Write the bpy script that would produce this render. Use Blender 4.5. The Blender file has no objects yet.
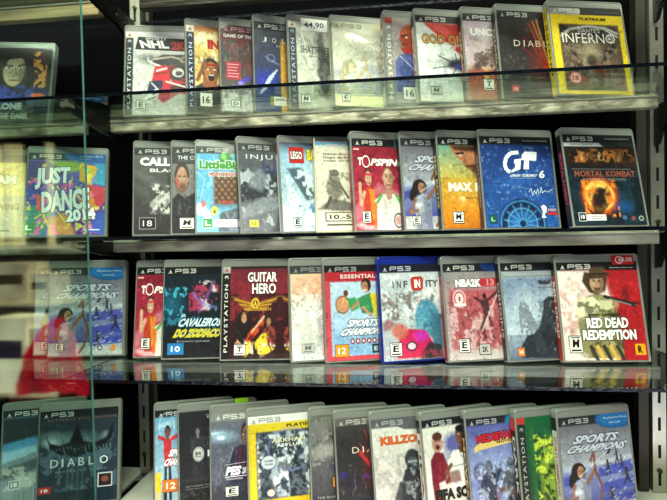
import bpy, math, random
import numpy as np
from mathutils import Euler
PI=math.pi
scene=bpy.context.scene
col=scene.collection
S=.210                      # shelf pitch (metres)
CW,CH,CT=.135,.1715,.0145   # a game case

# ------------------------------------------------------------------ colours and materials
def lin(h):
    if isinstance(h,str):
        c=[int(h[i:i+2],16)/255 for i in (0,2,4)]
    else: c=[x/255 for x in h]
    return np.array([x/12.92 if x<=.04045 else ((x+.055)/1.055)**2.4 for x in c])
def L4(h): return tuple(lin(h))+(1,)
def newmat(name):
    m=bpy.data.materials.new(name); m.use_nodes=True
    nt=m.node_tree; b=nt.nodes['Principled BSDF']
    return m,nt,b
def mat(name,c,rough=.5,metal=0,bump=0,bscale=60,var=0,vscale=8,spec=.5,coat=0,stretch=(1,1,1),rvar=0):
    m,nt,b=newmat(name)
    b.inputs['Base Color'].default_value=L4(c); b.inputs['Roughness'].default_value=rough
    b.inputs['Metallic'].default_value=metal; b.inputs['Specular IOR Level'].default_value=spec
    b.inputs['Coat Weight'].default_value=coat
    if bump or var or rvar:
        tc=nt.nodes.new('ShaderNodeTexCoord'); mp=nt.nodes.new('ShaderNodeMapping')
        mp.inputs['Scale'].default_value=stretch
        nt.links.new(tc.outputs['Object'],mp.inputs['Vector'])
    if bump:
        n=nt.nodes.new('ShaderNodeTexNoise'); n.inputs['Scale'].default_value=bscale; n.inputs['Detail'].default_value=4
        bp=nt.nodes.new('ShaderNodeBump'); bp.inputs['Strength'].default_value=bump; bp.inputs['Distance'].default_value=.002
        nt.links.new(mp.outputs[0],n.inputs['Vector']); nt.links.new(n.outputs['Fac'],bp.inputs['Height']); nt.links.new(bp.outputs[0],b.inputs['Normal'])
    if var or rvar:
        n=nt.nodes.new('ShaderNodeTexNoise'); n.inputs['Scale'].default_value=vscale; n.inputs['Detail'].default_value=5
        nt.links.new(mp.outputs[0],n.inputs['Vector'])
    if var:
        r=nt.nodes.new('ShaderNodeValToRGB'); c0=lin(c)
        r.color_ramp.elements[0].position=.3; r.color_ramp.elements[1].position=.7
        r.color_ramp.elements[0].color=tuple(c0*(1-var))+(1,); r.color_ramp.elements[1].color=tuple(np.minimum(c0*(1+var),1))+(1,)
        nt.links.new(n.outputs['Fac'],r.inputs[0]); nt.links.new(r.outputs[0],b.inputs['Base Color'])
    if rvar:
        mr=nt.nodes.new('ShaderNodeMapRange'); mr.inputs['From Min'].default_value=.3; mr.inputs['From Max'].default_value=.7
        mr.inputs['To Min'].default_value=max(.03,rough-rvar); mr.inputs['To Max'].default_value=rough+rvar
        nt.links.new(n.outputs['Fac'],mr.inputs['Value']); nt.links.new(mr.outputs[0],b.inputs['Roughness'])
    return m
def glass_mat(name,tint,ior,boost=1.0,rough=.0):
    m=bpy.data.materials.new(name); m.use_nodes=True; nt=m.node_tree; nt.nodes.clear()
    out=nt.nodes.new('ShaderNodeOutputMaterial'); mx=nt.nodes.new('ShaderNodeMixShader')
    tr=nt.nodes.new('ShaderNodeBsdfTransparent'); tr.inputs[0].default_value=L4(tint)
    gl=nt.nodes.new('ShaderNodeBsdfGlossy'); gl.inputs['Roughness'].default_value=rough; gl.inputs[0].default_value=(.95,1,.97,1)
    fr=nt.nodes.new('ShaderNodeFresnel'); fr.inputs[0].default_value=ior
    # Fresnel treats back faces as leaving the glass: feed it an outward-facing normal
    ge=nt.nodes.new('ShaderNodeNewGeometry')
    vm=nt.nodes.new('ShaderNodeVectorMath'); vm.operation='DOT_PRODUCT'
    nt.links.new(ge.outputs['Incoming'],vm.inputs[0]); nt.links.new(ge.outputs['Normal'],vm.inputs[1])
    ab=nt.nodes.new('ShaderNodeMath'); ab.operation='ABSOLUTE'; nt.links.new(vm.outputs['Value'],ab.inputs[0])
    # Schlick
    om=nt.nodes.new('ShaderNodeMath'); om.operation='SUBTRACT'; om.inputs[0].default_value=1; nt.links.new(ab.outputs[0],om.inputs[1])
    pw=nt.nodes.new('ShaderNodeMath'); pw.operation='POWER'; pw.inputs[1].default_value=5; nt.links.new(om.outputs[0],pw.inputs[0])
    f0=((ior-1)/(ior+1))**2*boost
    ma=nt.nodes.new('ShaderNodeMath'); ma.operation='MULTIPLY_ADD'; ma.inputs[1].default_value=1-f0; ma.inputs[2].default_value=f0
    nt.links.new(pw.outputs[0],ma.inputs[0]); nt.nodes.remove(fr)
    nt.links.new(ma.outputs[0],mx.inputs[0]); nt.links.new(tr.outputs[0],mx.inputs[1]); nt.links.new(gl.outputs[0],mx.inputs[2])
    nt.links.new(mx.outputs[0],out.inputs[0]); return m
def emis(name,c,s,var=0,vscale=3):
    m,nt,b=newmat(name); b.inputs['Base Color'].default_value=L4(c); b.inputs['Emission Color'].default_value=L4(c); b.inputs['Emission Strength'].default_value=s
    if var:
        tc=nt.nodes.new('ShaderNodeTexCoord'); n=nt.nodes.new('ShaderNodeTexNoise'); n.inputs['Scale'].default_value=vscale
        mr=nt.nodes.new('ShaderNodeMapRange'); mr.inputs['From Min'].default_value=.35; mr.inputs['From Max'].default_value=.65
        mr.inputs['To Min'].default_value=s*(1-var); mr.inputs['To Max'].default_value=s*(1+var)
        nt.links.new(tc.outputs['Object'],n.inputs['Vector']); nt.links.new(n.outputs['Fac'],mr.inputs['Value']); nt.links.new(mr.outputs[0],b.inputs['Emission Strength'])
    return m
def plastic_mat(name,c,see,rough=.3):
    m,nt,b=newmat(name)
    b.inputs['Base Color'].default_value=L4(c); b.inputs['Roughness'].default_value=rough; b.inputs['Coat Weight'].default_value=.4; b.inputs['Coat Roughness'].default_value=.12
    n=nt.nodes.new('ShaderNodeTexNoise'); n.inputs['Scale'].default_value=35; n.inputs['Detail'].default_value=5
    tc=nt.nodes.new('ShaderNodeTexCoord'); nt.links.new(tc.outputs['Object'],n.inputs['Vector'])
    bp=nt.nodes.new('ShaderNodeBump'); bp.inputs['Strength'].default_value=.12; bp.inputs['Distance'].default_value=.002
    nt.links.new(n.outputs['Fac'],bp.inputs['Height']); nt.links.new(bp.outputs[0],b.inputs['Normal'])
    tr=nt.nodes.new('ShaderNodeBsdfTransparent'); mx=nt.nodes.new('ShaderNodeMixShader'); mx.inputs[0].default_value=see
    out=nt.nodes['Material Output']
    nt.links.new(b.outputs[0],mx.inputs[1]); nt.links.new(tr.outputs[0],mx.inputs[2]); nt.links.new(mx.outputs[0],out.inputs[0])
    return m
def print_mat(name,rough,coat,bump=.0):
    m,nt,b=newmat(name)
    a=nt.nodes.new('ShaderNodeAttribute'); a.attribute_name='Col'
    nt.links.new(a.outputs['Color'],b.inputs['Base Color'])
    b.inputs['Roughness'].default_value=rough; b.inputs['Specular IOR Level'].default_value=.4
    b.inputs['Coat Weight'].default_value=coat; b.inputs['Coat Roughness'].default_value=.07
    if bump:
        n=nt.nodes.new('ShaderNodeTexNoise'); n.inputs['Scale'].default_value=26; n.inputs['Detail'].default_value=3; n.inputs['Distortion'].default_value=1.5
        tc=nt.nodes.new('ShaderNodeTexCoord'); nt.links.new(tc.outputs['Object'],n.inputs['Vector'])
        bp=nt.nodes.new('ShaderNodeBump'); bp.inputs['Strength'].default_value=bump; bp.inputs['Distance'].default_value=.003
        nt.links.new(n.outputs['Fac'],bp.inputs['Height']); nt.links.new(bp.outputs[0],b.inputs['Normal']); nt.links.new(bp.outputs[0],b.inputs['Coat Normal'])
    return m
M={}
M['shell']=plastic_mat('smoky_clear_plastic','9C9E98',.36)
M['blueshell']=plastic_mat('blue_plastic','1C2E8C',.05)
M['card']=mat('cardboard','C9C0A8',.7)
M['print']=print_mat('printed_paper_under_film',.45,.45,.12)
M['ink']=print_mat('printed_ink',.45,.2)
M['glass']=glass_mat('clear_shelf_glass','E8F0EA',1.52,1.3,.02)
M['doorglass']=glass_mat('door_glass','EAF3EF',1.52,1.6,.04)
M['edge']=mat('dark_glass_edge','060C12',.22,0,.4,150,.8,50,.35)
M['dooredge']=mat('green_glass_edge','4E8478',.2,0,.0,60,.25,30,.7)
M['rail']=mat('brushed_aluminium','A8A297',.42,.85,.5,90,.28,40,stretch=(.25,1,1),rvar=.12)
M['railbright']=mat('worn_bright_aluminium','A39E8B',.45,.6,.9,120,.5,60,stretch=(.5,1,1),rvar=.15)
M['steel']=mat('zinc_plated_steel','B9B6AA',.33,.8,.15,80,.25,14,stretch=(1,1,.3))
M['darksteel']=mat('dull_dark_steel','4A4540',.5,.7,.2,60,.4,12,stretch=(1,1,.3))
M['black']=mat('black_backboard','08080A',.9,0,.1,300,.3,4,spec=.02)
M['blackmetal']=mat('black_bracket_metal','1A1917',.38,.7,.6,150,.5,40)
M['deck']=mat('pale_laminate_deck','B9B7AE',.45,0,.1,60,.12,10)
M['hole']=mat('black_slot','050505',.9)
M['redcard']=mat('reflected_dark_red','5A0E1A',.4,0,0,60,.3,14)
M['gold']=mat('gold_ink','C9A054',.35,.3)
M['topwood']=mat('worn_gilded_strip','9C8A6A',.45,.4,.8,60,.6,22,stretch=(.2,1,2.2))

# ------------------------------------------------------------------ mesh helpers
def link(name,verts,faces,m,parent=None,mats=None,midx=None,smooth=False,data=None):
    if data is None:
        me=bpy.data.meshes.new(name); me.from_pydata([tuple(v) for v in verts],[],faces); me.update()
        for mm in (mats or [m]): me.materials.append(mm)
        if midx is not None: me.polygons.foreach_set('material_index',midx)
        if smooth: me.polygons.foreach_set('use_smooth',[True]*len(me.polygons))
    else: me=data
    o=bpy.data.objects.new(name,me); col.objects.link(o)
    if parent: o.parent=parent
    return o
def tag(o,label=None,cat=None,group=None,kind=None):
    if label: o['label']=label
    if cat: o['category']=cat
    if group: o['group']=group
    if kind: o['kind']=kind
    return o
class MB:
    def __init__(s): s.v=[]; s.f=[]; s.m=[]
    def box(s,x0,x1,y0,y1,z0,z1,m=0,fm=None,b=0):
        n=len(s.v)
        if b<=0:
            s.v+=[(x,y,z) for z in (z0,z1) for y in (y0,y1) for x in (x0,x1)]
            F=[(0,2,3,1),(4,5,7,6),(0,1,5,4),(2,6,7,3),(0,4,6,2),(1,3,7,5)]
            s.f+=[tuple(n+i for i in q) for q in F]; s.m+=fm if fm else [m]*6
        else:   # chamfered along x: octagonal profile in y-z
            pr=[(y0+b,z0),(y1-b,z0),(y1,z0+b),(y1,z1-b),(y1-b,z1),(y0+b,z1),(y0,z1-b),(y0,z0+b)]
            for x in (x0,x1): s.v+=[(x,a,c) for a,c in pr]
            k=8
            for i in range(k): j=(i+1)%k; s.f.append((n+i,n+j,n+k+j,n+k+i)); s.m.append(m)
            s.f.append(tuple(n+i for i in reversed(range(k)))); s.f.append(tuple(n+k+i for i in range(k))); s.m+=[m,m]
    def tube(s,p0,p1,r0,r1=None,n=12,m=0):
        r1=r0 if r1 is None else r1
        p0=np.array(p0,float); p1=np.array(p1,float); d=p1-p0; d/=np.linalg.norm(d)
        a=np.cross(d,[0,0,1] if abs(d[2])<.9 else [1,0,0]); a/=np.linalg.norm(a); b=np.cross(d,a)
        k=len(s.v)
        for p,r in ((p0,r0),(p1,r1)):
            for i in range(n): t=2*PI*i/n; s.v.append(tuple(p+r*(math.cos(t)*a+math.sin(t)*b)))
        for i in range(n): j=(i+1)%n; s.f.append((k+i,k+j,k+n+j,k+n+i)); s.m.append(m)
        s.f.append(tuple(k+i for i in reversed(range(n)))); s.f.append(tuple(k+n+i for i in range(n))); s.m+=[m,m]
    def prism(s,pts,x0,x1,m=0):     # polygon in (y,z), extruded in x
        n=len(s.v); k=len(pts)
        for x in (x0,x1): s.v+=[(x,a,c) for a,c in pts]
        for i in range(k): j=(i+1)%k; s.f.append((n+i,n+j,n+k+j,n+k+i)); s.m.append(m)
        s.f.append(tuple(n+i for i in reversed(range(k)))); s.f.append(tuple(n+k+i for i in range(k))); s.m+=[m,m]
    def build(s,name,mats,parent=None,smooth=False):
        if not isinstance(mats,list): mats=[mats]
        return link(name,s.v,s.f,None,parent,mats,s.m,smooth)

# ------------------------------------------------------------------ canvas for printed covers (vertex-colour grid)
GW,GH=98,118
gv,gu=np.meshgrid(np.linspace(0,1,GH),np.linspace(0,1,GW),indexing='ij')
ASP=.1545/.127
class Cv:
    def __init__(s,c,c1=None):
        s.a=np.zeros((GH,GW,3)); s.a[:]=lin(c)
        if c1: s.grad(c,c1)
    def mix(s,m,c,a=1.):
        m=np.clip(m,0,1)[...,None]*a; s.a=s.a*(1-m)+lin(c)*m
        return s
    def grad(s,c0,c1,u0=0,v0=0,u1=1,v1=1,hor=False,a=1):
        t=np.clip((gu-u0)/(u1-u0) if hor else (gv-v0)/(v1-v0),0,1)[...,None]
        m=(((gu>=u0)&(gu<=u1)&(gv>=v0)&(gv<=v1))[...,None])*a
        s.a=s.a*(1-m)+m*(lin(c0)*(1-t)+lin(c1)*t); return s
    def rect(s,u0,v0,u1,v1,c,a=1,soft=.008):
        d=np.minimum(np.minimum(gu-u0,u1-gu),np.minimum(gv-v0,v1-gv)); return s.mix(d/soft+.5,c,a)
    def ell(s,cu,cv,ru,rv,c,a=1,soft=.12,rot=0):
        x=gu-cu; y=(gv-cv)*ASP; t=math.radians(rot); X=x*math.cos(t)+y*math.sin(t); Y=-x*math.sin(t)+y*math.cos(t)
        d=1-np.sqrt((X/ru)**2+(Y/(rv*ASP))**2); return s.mix(d/soft+.5 if soft<.5 else d/soft,c,a)
    def ring(s,cu,cv,r,w,c,a=1,soft=.01):
        d=np.sqrt((gu-cu)**2+((gv-cv)*ASP)**2); return s.mix((w-abs(d-r))/soft+.5,c,a)
    def poly(s,pts,c,a=1,soft=.01):
        P=np.array(pts,float); ins=np.zeros(gu.shape,bool); dm=np.full(gu.shape,9.)
        for i in range(len(P)):
            (x0,y0),(x1,y1)=P[i],P[(i+1)%len(P)]
            if y0!=y1:
                cnd=((y0>gv)!=(y1>gv))&(gu<(x1-x0)*(gv-y0)/(y1-y0)+x0); ins^=cnd
            dm=np.minimum(dm,s._seg(x0,y0,x1,y1))
        return s.mix(np.where(ins,dm,-dm)/soft+.5,c,a)
    def _seg(s,x0,y0,x1,y1):
        dx,dy=x1-x0,(y1-y0)*ASP; L=dx*dx+dy*dy+1e-12
        t=np.clip(((gu-x0)*dx+(gv-y0)*ASP*dy)/L,0,1)
        return np.hypot(gu-x0-t*dx,(gv-y0)*ASP-t*dy)
    def line(s,pts,w,c,a=1,soft=.01):
        d=np.full(gu.shape,9.)
        for p,q in zip(pts[:-1],pts[1:]): d=np.minimum(d,s._seg(p[0],p[1],q[0],q[1]))
        return s.mix((w-d)/soft+.5,c,a)
    def _n(s,sc,seed,sv=None):
        r=np.random.RandomState(seed); sv=sv or sc
        n=r.rand(sv+2,sc+2); x=gu*sc; y=gv*sv; i=x.astype(int); j=y.astype(int); fx=x-i; fy=y-j
        fx=fx*fx*(3-2*fx); fy=fy*fy*(3-2*fy)
        return (n[j,i]*(1-fx)+n[j,i+1]*fx)*(1-fy)+(n[j+1,i]*(1-fx)+n[j+1,i+1]*fx)*fy
    def noise(s,seed,amt=.3,sc=8,c=None,box=None,th=.5,soft=.07,sv=None):
        n=.42*s._n(sc,seed,sv)+.3*s._n(sc*2+1,seed+1)+.28*s._n(sc*4+3,seed+2); n=(n-.5)*1.25+.5
        m=np.ones(gu.shape)
        if box:
            e=.02; m=np.clip((gu-box[0])/e,0,1)*np.clip((box[2]-gu)/e,0,1)*np.clip((gv-box[1])/e,0,1)*np.clip((box[3]-gv)/e,0,1)
        if c is None: s.a*=(1+(n-.5)*1.1*amt*m)[...,None]; s.a=np.clip(s.a,0,1); return s
        return s.mix(np.clip((n-th)/soft+.5,0,1)*m,c,amt)
    def person(s,cu,vt,vb,w,skin,hair,shirt,pants,arms=(),aw=.028,sleeve=None):
        """head, neck, torso, arms and legs of somebody printed on a cover; w = shoulder width"""
        h=vb-vt; hr=h*.075; f=1/ASP
        tv=vt+2*hr+.01
        mid=vt+h*.5
        s.line([(cu-w*.22,mid),(cu-w*.28,vt+h*.75),(cu-w*.3,vb)],w*.17,pants); s.line([(cu+w*.22,mid),(cu+w*.3,vt+h*.75),(cu+w*.34,vb)],w*.17,pants)
        s.poly([(cu-w*.5,tv+.02),(cu-w*.2,tv-.005),(cu+w*.2,tv-.005),(cu+w*.5,tv+.02),(cu+w*.38,mid+.02),(cu-w*.38,mid+.02)],shirt)
        s.line([(cu,vt+hr),(cu,tv+.01)],w*.12,skin)
        for A in arms:
            s.line(A,aw,sleeve or skin)
            s.line(A[:2],aw*1.15,shirt)
        s.ell(cu,vt+hr*.95,hr*ASP*.85,hr*1.1,hair); s.ell(cu,vt+hr*1.2,hr*ASP*.62,hr*.85,skin)
        return s
    def face(s,cu,cv,r,skin,hair,shade='000000',beard=None):
        """close-up head: hair, face, brows, eyes, nose, mouth"""
        s.ell(cu,cv-r*.15,r*1.02,r*1.05,hair)
        s.ell(cu,cv+r*.06,r*.78,r*.9,skin)
        if beard: s.ell(cu,cv+r*.62,r*.6,r*.36,beard,.75,.3)
        s.ell(cu+r*.5,cv+r*.1,r*.3,r*.75,shade,.35,.6)
        for k in (-1,1):
            s.line([(cu+k*r*.18,cv-r*.16),(cu+k*r*.52,cv-r*.2)],r*.06,hair,.9)
            s.ell(cu+k*r*.34,cv-r*.02,r*.15,r*.075,'E8E4DC',.9); s.ell(cu+k*r*.34,cv-r*.02,r*.07,r*.07,'20160F')
        s.line([(cu+r*.02,cv),(cu+r*.1,cv+r*.26),(cu-r*.05,cv+r*.3)],r*.05,shade,.45)
        s.line([(cu-r*.24,cv+r*.52),(cu+r*.24,cv+r*.52)],r*.055,'6B2A22',.9)
        s.ell(cu-r*.82,cv+r*.05,r*.1,r*.18,skin); s.ell(cu+r*.82,cv+r*.05,r*.1,r*.18,skin)
        return s

_tc={}
def glyphs(txt,off=0.,space=1.):
    k=(txt,off,space)
    if k not in _tc:
        cu=bpy.data.curves.new('t','FONT'); cu.body=txt; cu.offset=off; cu.resolution_u=2; cu.space_character=space
        o=bpy.data.objects.new('t',cu); col.objects.link(o)
        dg=bpy.context.evaluated_depsgraph_get(); me=bpy.data.meshes.new_from_object(o.evaluated_get(dg))
        v=np.array([x.co[:2] for x in me.vertices]); f=[tuple(p.vertices) for p in me.polygons]
        mn=v.min(0); v=(v-mn)/(v.max(0)-mn)
        bpy.data.objects.remove(o); bpy.data.curves.remove(cu); bpy.data.meshes.remove(me); _tc[k]=(v,f)
    return _tc[k]
class Ink:
    mg=.03
    """flat printed marks in cover coordinates (u right, v down), each a hair in front of the paper"""
    def __init__(s): s.v=[]; s.f=[]; s.c=[]; s.k=[]
    def add(s,pts,faces,c,d):
        s.k.append((len(s.v),len(s.v)+len(pts),len(s.f),len(s.f)+len(faces)))
        n=len(s.v); s.v+=[(p[0],p[1],d) for p in pts]; s.f+=[tuple(n+i for i in q) for q in faces]; s.c+=[c]*len(pts)
        return s
    def T(s,txt,u0,v0,u1,v1,c,off=.015,d=3,rot=0,skew=0,up=False,space=1.,arc=0):
        v,f=glyphs(txt,off,space)
        if up:   # reads bottom to top
            P=[(u0+y*(-(u1-u0))+(u1-u0),v1-x*(v1-v0)) for x,y in v]; P=[(u0+(1-y)*(u1-u0),v1-x*(v1-v0)) for x,y in v]
        else:
            P=[(u0+(x+skew*(y-.5))*(u1-u0),v1-y*(v1-v0)+arc*((x-.5)**2)*4) for x,y in v]
        if rot:
            t=math.radians(rot); cu,cv=(u0+u1)/2,(v0+v1)/2
            P=[(cu+(a-cu)*math.cos(t)-(b-cv)*ASP*math.sin(t),cv+((a-cu)*math.sin(t)+(b-cv)*ASP*math.cos(t))/ASP) for a,b in P]
        return s.add(P,f,c,d)
    def TO(s,txt,u0,v0,u1,v1,c,oc,off=.015,o2=.05,d=3,**k):   # lettering with an outline behind
        e=.008
        s.T(txt,u0-e,v0-e,u1+e,v1+e,oc,o2,d-1,**k); return s.T(txt,u0,v0,u1,v1,c,off,d,**k)
    def R(s,u0,v0,u1,v1,c,d=2): return s.add([(u0,v0),(u0,v1),(u1,v1),(u1,v0)],[(0,1,2,3)],c,d)
    def P(s,pts,c,d=2): return s.add(pts,[tuple(range(len(pts)))],c,d)
    def E(s,cu,cv,ru,c,d=2,n=20,rv=None):
        rv=rv if rv else ru/ASP
        return s.P([(cu+ru*math.cos(2*PI*i/n),cv-rv*math.sin(2*PI*i/n)) for i in range(n)],c,d)
    def W(s,pts,w,c,d=2):     # stroke
        for (a,b),(e,g) in zip(pts[:-1],pts[1:]):
            dx,dy=e-a,(g-b)*ASP; L=math.hypot(dx,dy) or 1; nx,ny=-dy/L*w,dx/L*w/ASP
            s.P([(a+nx,b+ny),(a-nx,b-ny),(e-nx,g-ny),(e+nx,g+ny)],c,d)
        return s
    def badge(s,t,u0,v0,u1,v1,bg='E9E7E0',fg='111111',bd='111111',sub=True,d=2,off=.03):
        s.R(u0-.008,v0-.007,u1+.008,v1+.007,bd,d); s.R(u0,v0,u1,v1,bg,d+1)
        w,h=u1-u0,v1-v0
        if sub: s.T(t,u0+w*.24,v0+h*.18,u1-w*.24,v1-h*.3,fg,off,d+2,skew=.12); s.R(u0+w*.1,v1-h*.18,u1-w*.1,v1-h*.08,fg,d+2); s.R(u0+w*.15,v0+h*.05,u1-w*.15,v0+h*.1,fg,d+2)
        else: s.T(t,u0+w*.2,v0+h*.22,u1-w*.2,v1-h*.22,fg,off,d+2)
        return s
    def build(s,name,parent,x0=-.0645,z1=.158,yb=-CT-.0003,mg=.03):
        # marks that stand apart on the cover become separate parts
        k=s.k; bb=[]
        for a,b,_,_ in k:
            q=np.array([p[:2] for p in s.v[a:b]]); bb.append((q.min(0)-[mg,mg*.5],q.max(0)+[mg,mg*.5]))
        g=list(range(len(k)))
        def root(i):
            while g[i]!=i: i=g[i]
            return i
        for i in range(len(k)):
            for j in range(i):
                if (bb[i][0]<=bb[j][1]).all() and (bb[j][0]<=bb[i][1]).all(): g[root(i)]=root(j)
        cc={c:L4(c) for c in set(s.c)}; o=None
        for r in sorted({root(i) for i in range(len(k))}):
            V=[];F=[];C=[]
            for i in range(len(k)):
                if root(i)!=r: continue
                a,b,fa,fb=k[i]; o_=len(V)-a
                V+=[(x0+u*.127,yb-.00011*d,z1-w*.1545) for u,w,d in s.v[a:b]]
                F+=[tuple(x+o_ for x in f) for f in s.f[fa:fb]]; C+=[x for c in s.c[a:b] for x in cc[c]]
            o=link(name,V,F,M['ink'],parent)
            at=o.data.color_attributes.new('Col','FLOAT_COLOR','POINT'); at.data.foreach_set('color',C)
        return o
def paint(me,cols):
    at=me.color_attributes.new('Col','FLOAT_COLOR','POINT'); at.data.foreach_set('color',np.asarray(cols,np.float32).ravel())

# ------------------------------------------------------------------ the plastic shell of a case (shared mesh)
def shell_mesh(name,m,H=CH):
    def outline(ins,r):
        x0,x1,z0,z1=-CW/2+ins,CW/2-ins,ins,H-ins; P=[]
        rl=max(.0012,r*.35)
        for cx,cz,a0,rr in ((x1,z1,0,r),(x0,z1,90,r),(x0,z0,180,rl),(x1,z0,270,rl)):
            ox=cx-rr if cx==x1 else cx+rr; oz=cz-rr if cz==z1 else cz+rr
            for k in range(6): t=math.radians(a0+18*k); P.append((ox+rr*math.cos(t),oz+rr*math.sin(t)))
        return P
    prof=[(0,.0016),(-.0010,.0002),(-.0066,0),(-.0069,.0007),(-.0076,.0007),(-.0079,0),(-.0132,.0002),(-CT,.0014),(-CT,.0026),(-CT+.0007,.0031)]
    V=[];F=[]
    for y,ins in prof:
        V+=[(x,y,z) for x,z in outline(ins,.0055)]
    n=24
    for i in range(len(prof)-1):
        for k in range(n): j=(k+1)%n; F.append((i*n+k,i*n+j,(i+1)*n+j,(i+1)*n+k))
    F.append(tuple(range(n))[::-1]); F.append(tuple((len(prof)-1)*n+k for k in range(n)))
    me=bpy.data.meshes.new(name); me.from_pydata(V,[],F); me.materials.append(m); me.update(); return me
SHELL=shell_mesh('plastic_case',M['shell']); BLUE=shell_mesh('plastic_case',M['blueshell'])

def hdr(I,c='C9C9C6',net=None,x=0):   # the console maker's mark and PS3 on the top band
    I.P([(x+.055,.062),(x+.075,.028),(x+.095,.062)],c,2); I.R(x+.045,.066,x+.105,.071,c,2)
    # P S 3 in the wide angular lettering of the band
    v0,v1,w=.026,.066,.0065
    m=(v0+v1)/2
    a=x+.145; I.W([(a,v1),(a,v0),(a+.075,v0),(a+.075,m+.002),(a,m+.002)],w,c)
    a=x+.245; I.W([(a+.075,v0),(a,v0),(a,m),(a+.075,m),(a+.075,v1),(a-.004,v1)],w,c)
    a=x+.345; I.W([(a,v0),(a+.07,v0),(a+.07,v1),(a-.002,v1)],w,c); I.W([(a+.012,m),(a+.07,m)],w,c)
    if net: I.T(net,.6,.035,.95,.055,c,.0,2)
def band(cv,I,c='23262B',top='D9D5CC',tc='C8CBD0'):   # the older style: a vertical band down the left of the cover
    cv.rect(0,0,.105,.075,top); cv.rect(0,.075,.105,1,c)
    I.P([(.033,.05),(.053,.02),(.073,.05)],'B03A3A',2); I.R(.028,.053,.078,.058,'777777',2)
    I.T('PLAYSTATION 3',.03,.10,.078,.93,tc,.012,2,up=True,space=1.25)
def header(cv,c='15161A'): cv.rect(-.1,-.1,1.1,.088,c)

GROUP='boxed console games on the glass shelves'
def detail(cv,seed):
    # photographic grain of the printing: fine tonal variation, scattered small highlights and darks
    n=cv._n(60,seed)*.5+cv._n(85,seed+1)*.5
    cv.a=np.clip(cv.a*(1+(n-.5)*.3)[...,None],0,1)
    m=cv._n(46,seed+2)*.7+.3*cv._n(20,seed+3); lum=cv.a.mean(-1)
    k=np.clip((m-.7)/.08,0,1)*np.clip((gv-.12)/.05,0,1)*.3
    cv.a=cv.a*(1-k[...,None])+k[...,None]*np.clip(cv.a*2.2+.03,0,1)
    k=np.clip((.28-m)/.08,0,1)*np.clip((gv-.12)/.05,0,1)*.5
    cv.a=cv.a*(1-k[...,None]*.7)
def squeeze(cv,k,*inks,keep=0.):
    # narrow the artwork towards the spine side (keep = width of an untouched left band); the rest continues mirrored
    g=np.linspace(0,1,GW); q=np.where(g<keep,g,keep+(g-keep)/k); q=np.where(q>1,2-q,q); q=np.clip(q,0,1)*(GW-1)
    i=np.minimum(q.astype(int),GW-2); f=(q-i)[None,:,None]
    cv.a=cv.a[:,i]*(1-f)+cv.a[:,i+1]*f
    for I in inks: I.v=[(u if u<keep else keep+(u-keep)*k,w,d) for u,w,d in I.v]
def squash(cv,k,*inks):
    src=np.clip(np.linspace(0,1,GH)/k,0,1)*(GH-1); i=np.minimum(src.astype(int),GH-2); f=(src-i)[:,None,None]
    cv.a=cv.a[i]*(1-f)+cv.a[i+1]*f
    for I in inks: I.v=[(u,w*k,d) for u,w,d in I.v]
def game(key,pos,z,label,cv,title,head,rating,spine=('22242A',None,None),sticker=None,shell=None,extra=None,group=GROUP,full=False):
    x,y,yaw,lean=pos
    detail(cv,len(bpy.data.objects)%9973)
    if z<-.3 and key not in ('spx',): squash(cv,.87,title,rating)
    root=bpy.data.objects.new('game_case',None); col.objects.link(root); root.empty_display_size=.03
    root.location=(x,y,z+.0002); root.rotation_euler=(math.radians(-lean),0,math.radians(yaw))
    root.location.z=z+CT*math.sin(math.radians(lean))*0+.0002
    tag(root,label,'game case',group)
    link('plastic_case',None,None,None,root,data=shell or SHELL)
    # paper sleeve: front grid + spine strip
    H0,z1=(.1545,.158) if not full else (.1645,.168)
    xx=-.0645+gu*.127; zz=z1-gv*H0
    V=np.stack([xx,np.full(xx.shape,-CT-.0003),zz],-1).reshape(-1,3)
    idx=np.arange(GH*GW).reshape(GH,GW)
    F=np.stack([idx[:-1,:-1],idx[1:,:-1],idx[1:,1:],idx[:-1,1:]],-1).reshape(-1,4)
    C=np.concatenate([cv.a.reshape(-1,3),np.ones((GH*GW,1))],1)
    sb=len(V); sc=lin(spine[0]); top=lin(spine[2] if len(spine)>2 and spine[2] else '15161A')
    sx=-CW/2-.0003
    zs=[z1,z1-.02,z1-.0201,z1-H0]; cs=[top,top,sc,sc]
    SV=[];SC=[]
    for q,c in zip(zs,cs): SV+=[(sx,-.0012,q),(sx,-CT+.0016,q)]; SC+=[np.append(c,1)]*2
    SF=[(sb+2*i,sb+2*i+2,sb+2*i+3,sb+2*i+1) for i in range(3)]
    me=bpy.data.meshes.new('printed_sleeve'); me.from_pydata(np.vstack([V,SV]).tolist(),[],F.tolist()+SF); me.materials.append(M['print'])
    paint(me,np.vstack([C,SC])); me.update()
    o=bpy.data.objects.new('printed_sleeve',me); col.objects.link(o); o.parent=root
    if title.v: title.build('title_lettering',root,mg=.06)
    if head.v: head.build('header_lettering',root,mg=.06)
    if rating.v: rating.build('rating_mark',root)
    if sticker: sticker.build('price_sticker',root)
    if extra: extra(root)
    if spine[1]:
        v,f=glyphs(spine[1],.02)
        vv=[(sx-.00015,-.0035-(1-b)*.007,.125-a*.09) for a,b in v]
        vv=[(sx-.00015,-.0035-b*.007,.128-a*.09) for a,b in v]
        t=link('spine_lettering',vv,[q[::-1] for q in f],M['ink'],root)
        paint(t.data,[L4(spine[3] if len(spine)>3 else 'D8D8D8')]*len(vv))
    return root

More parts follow.
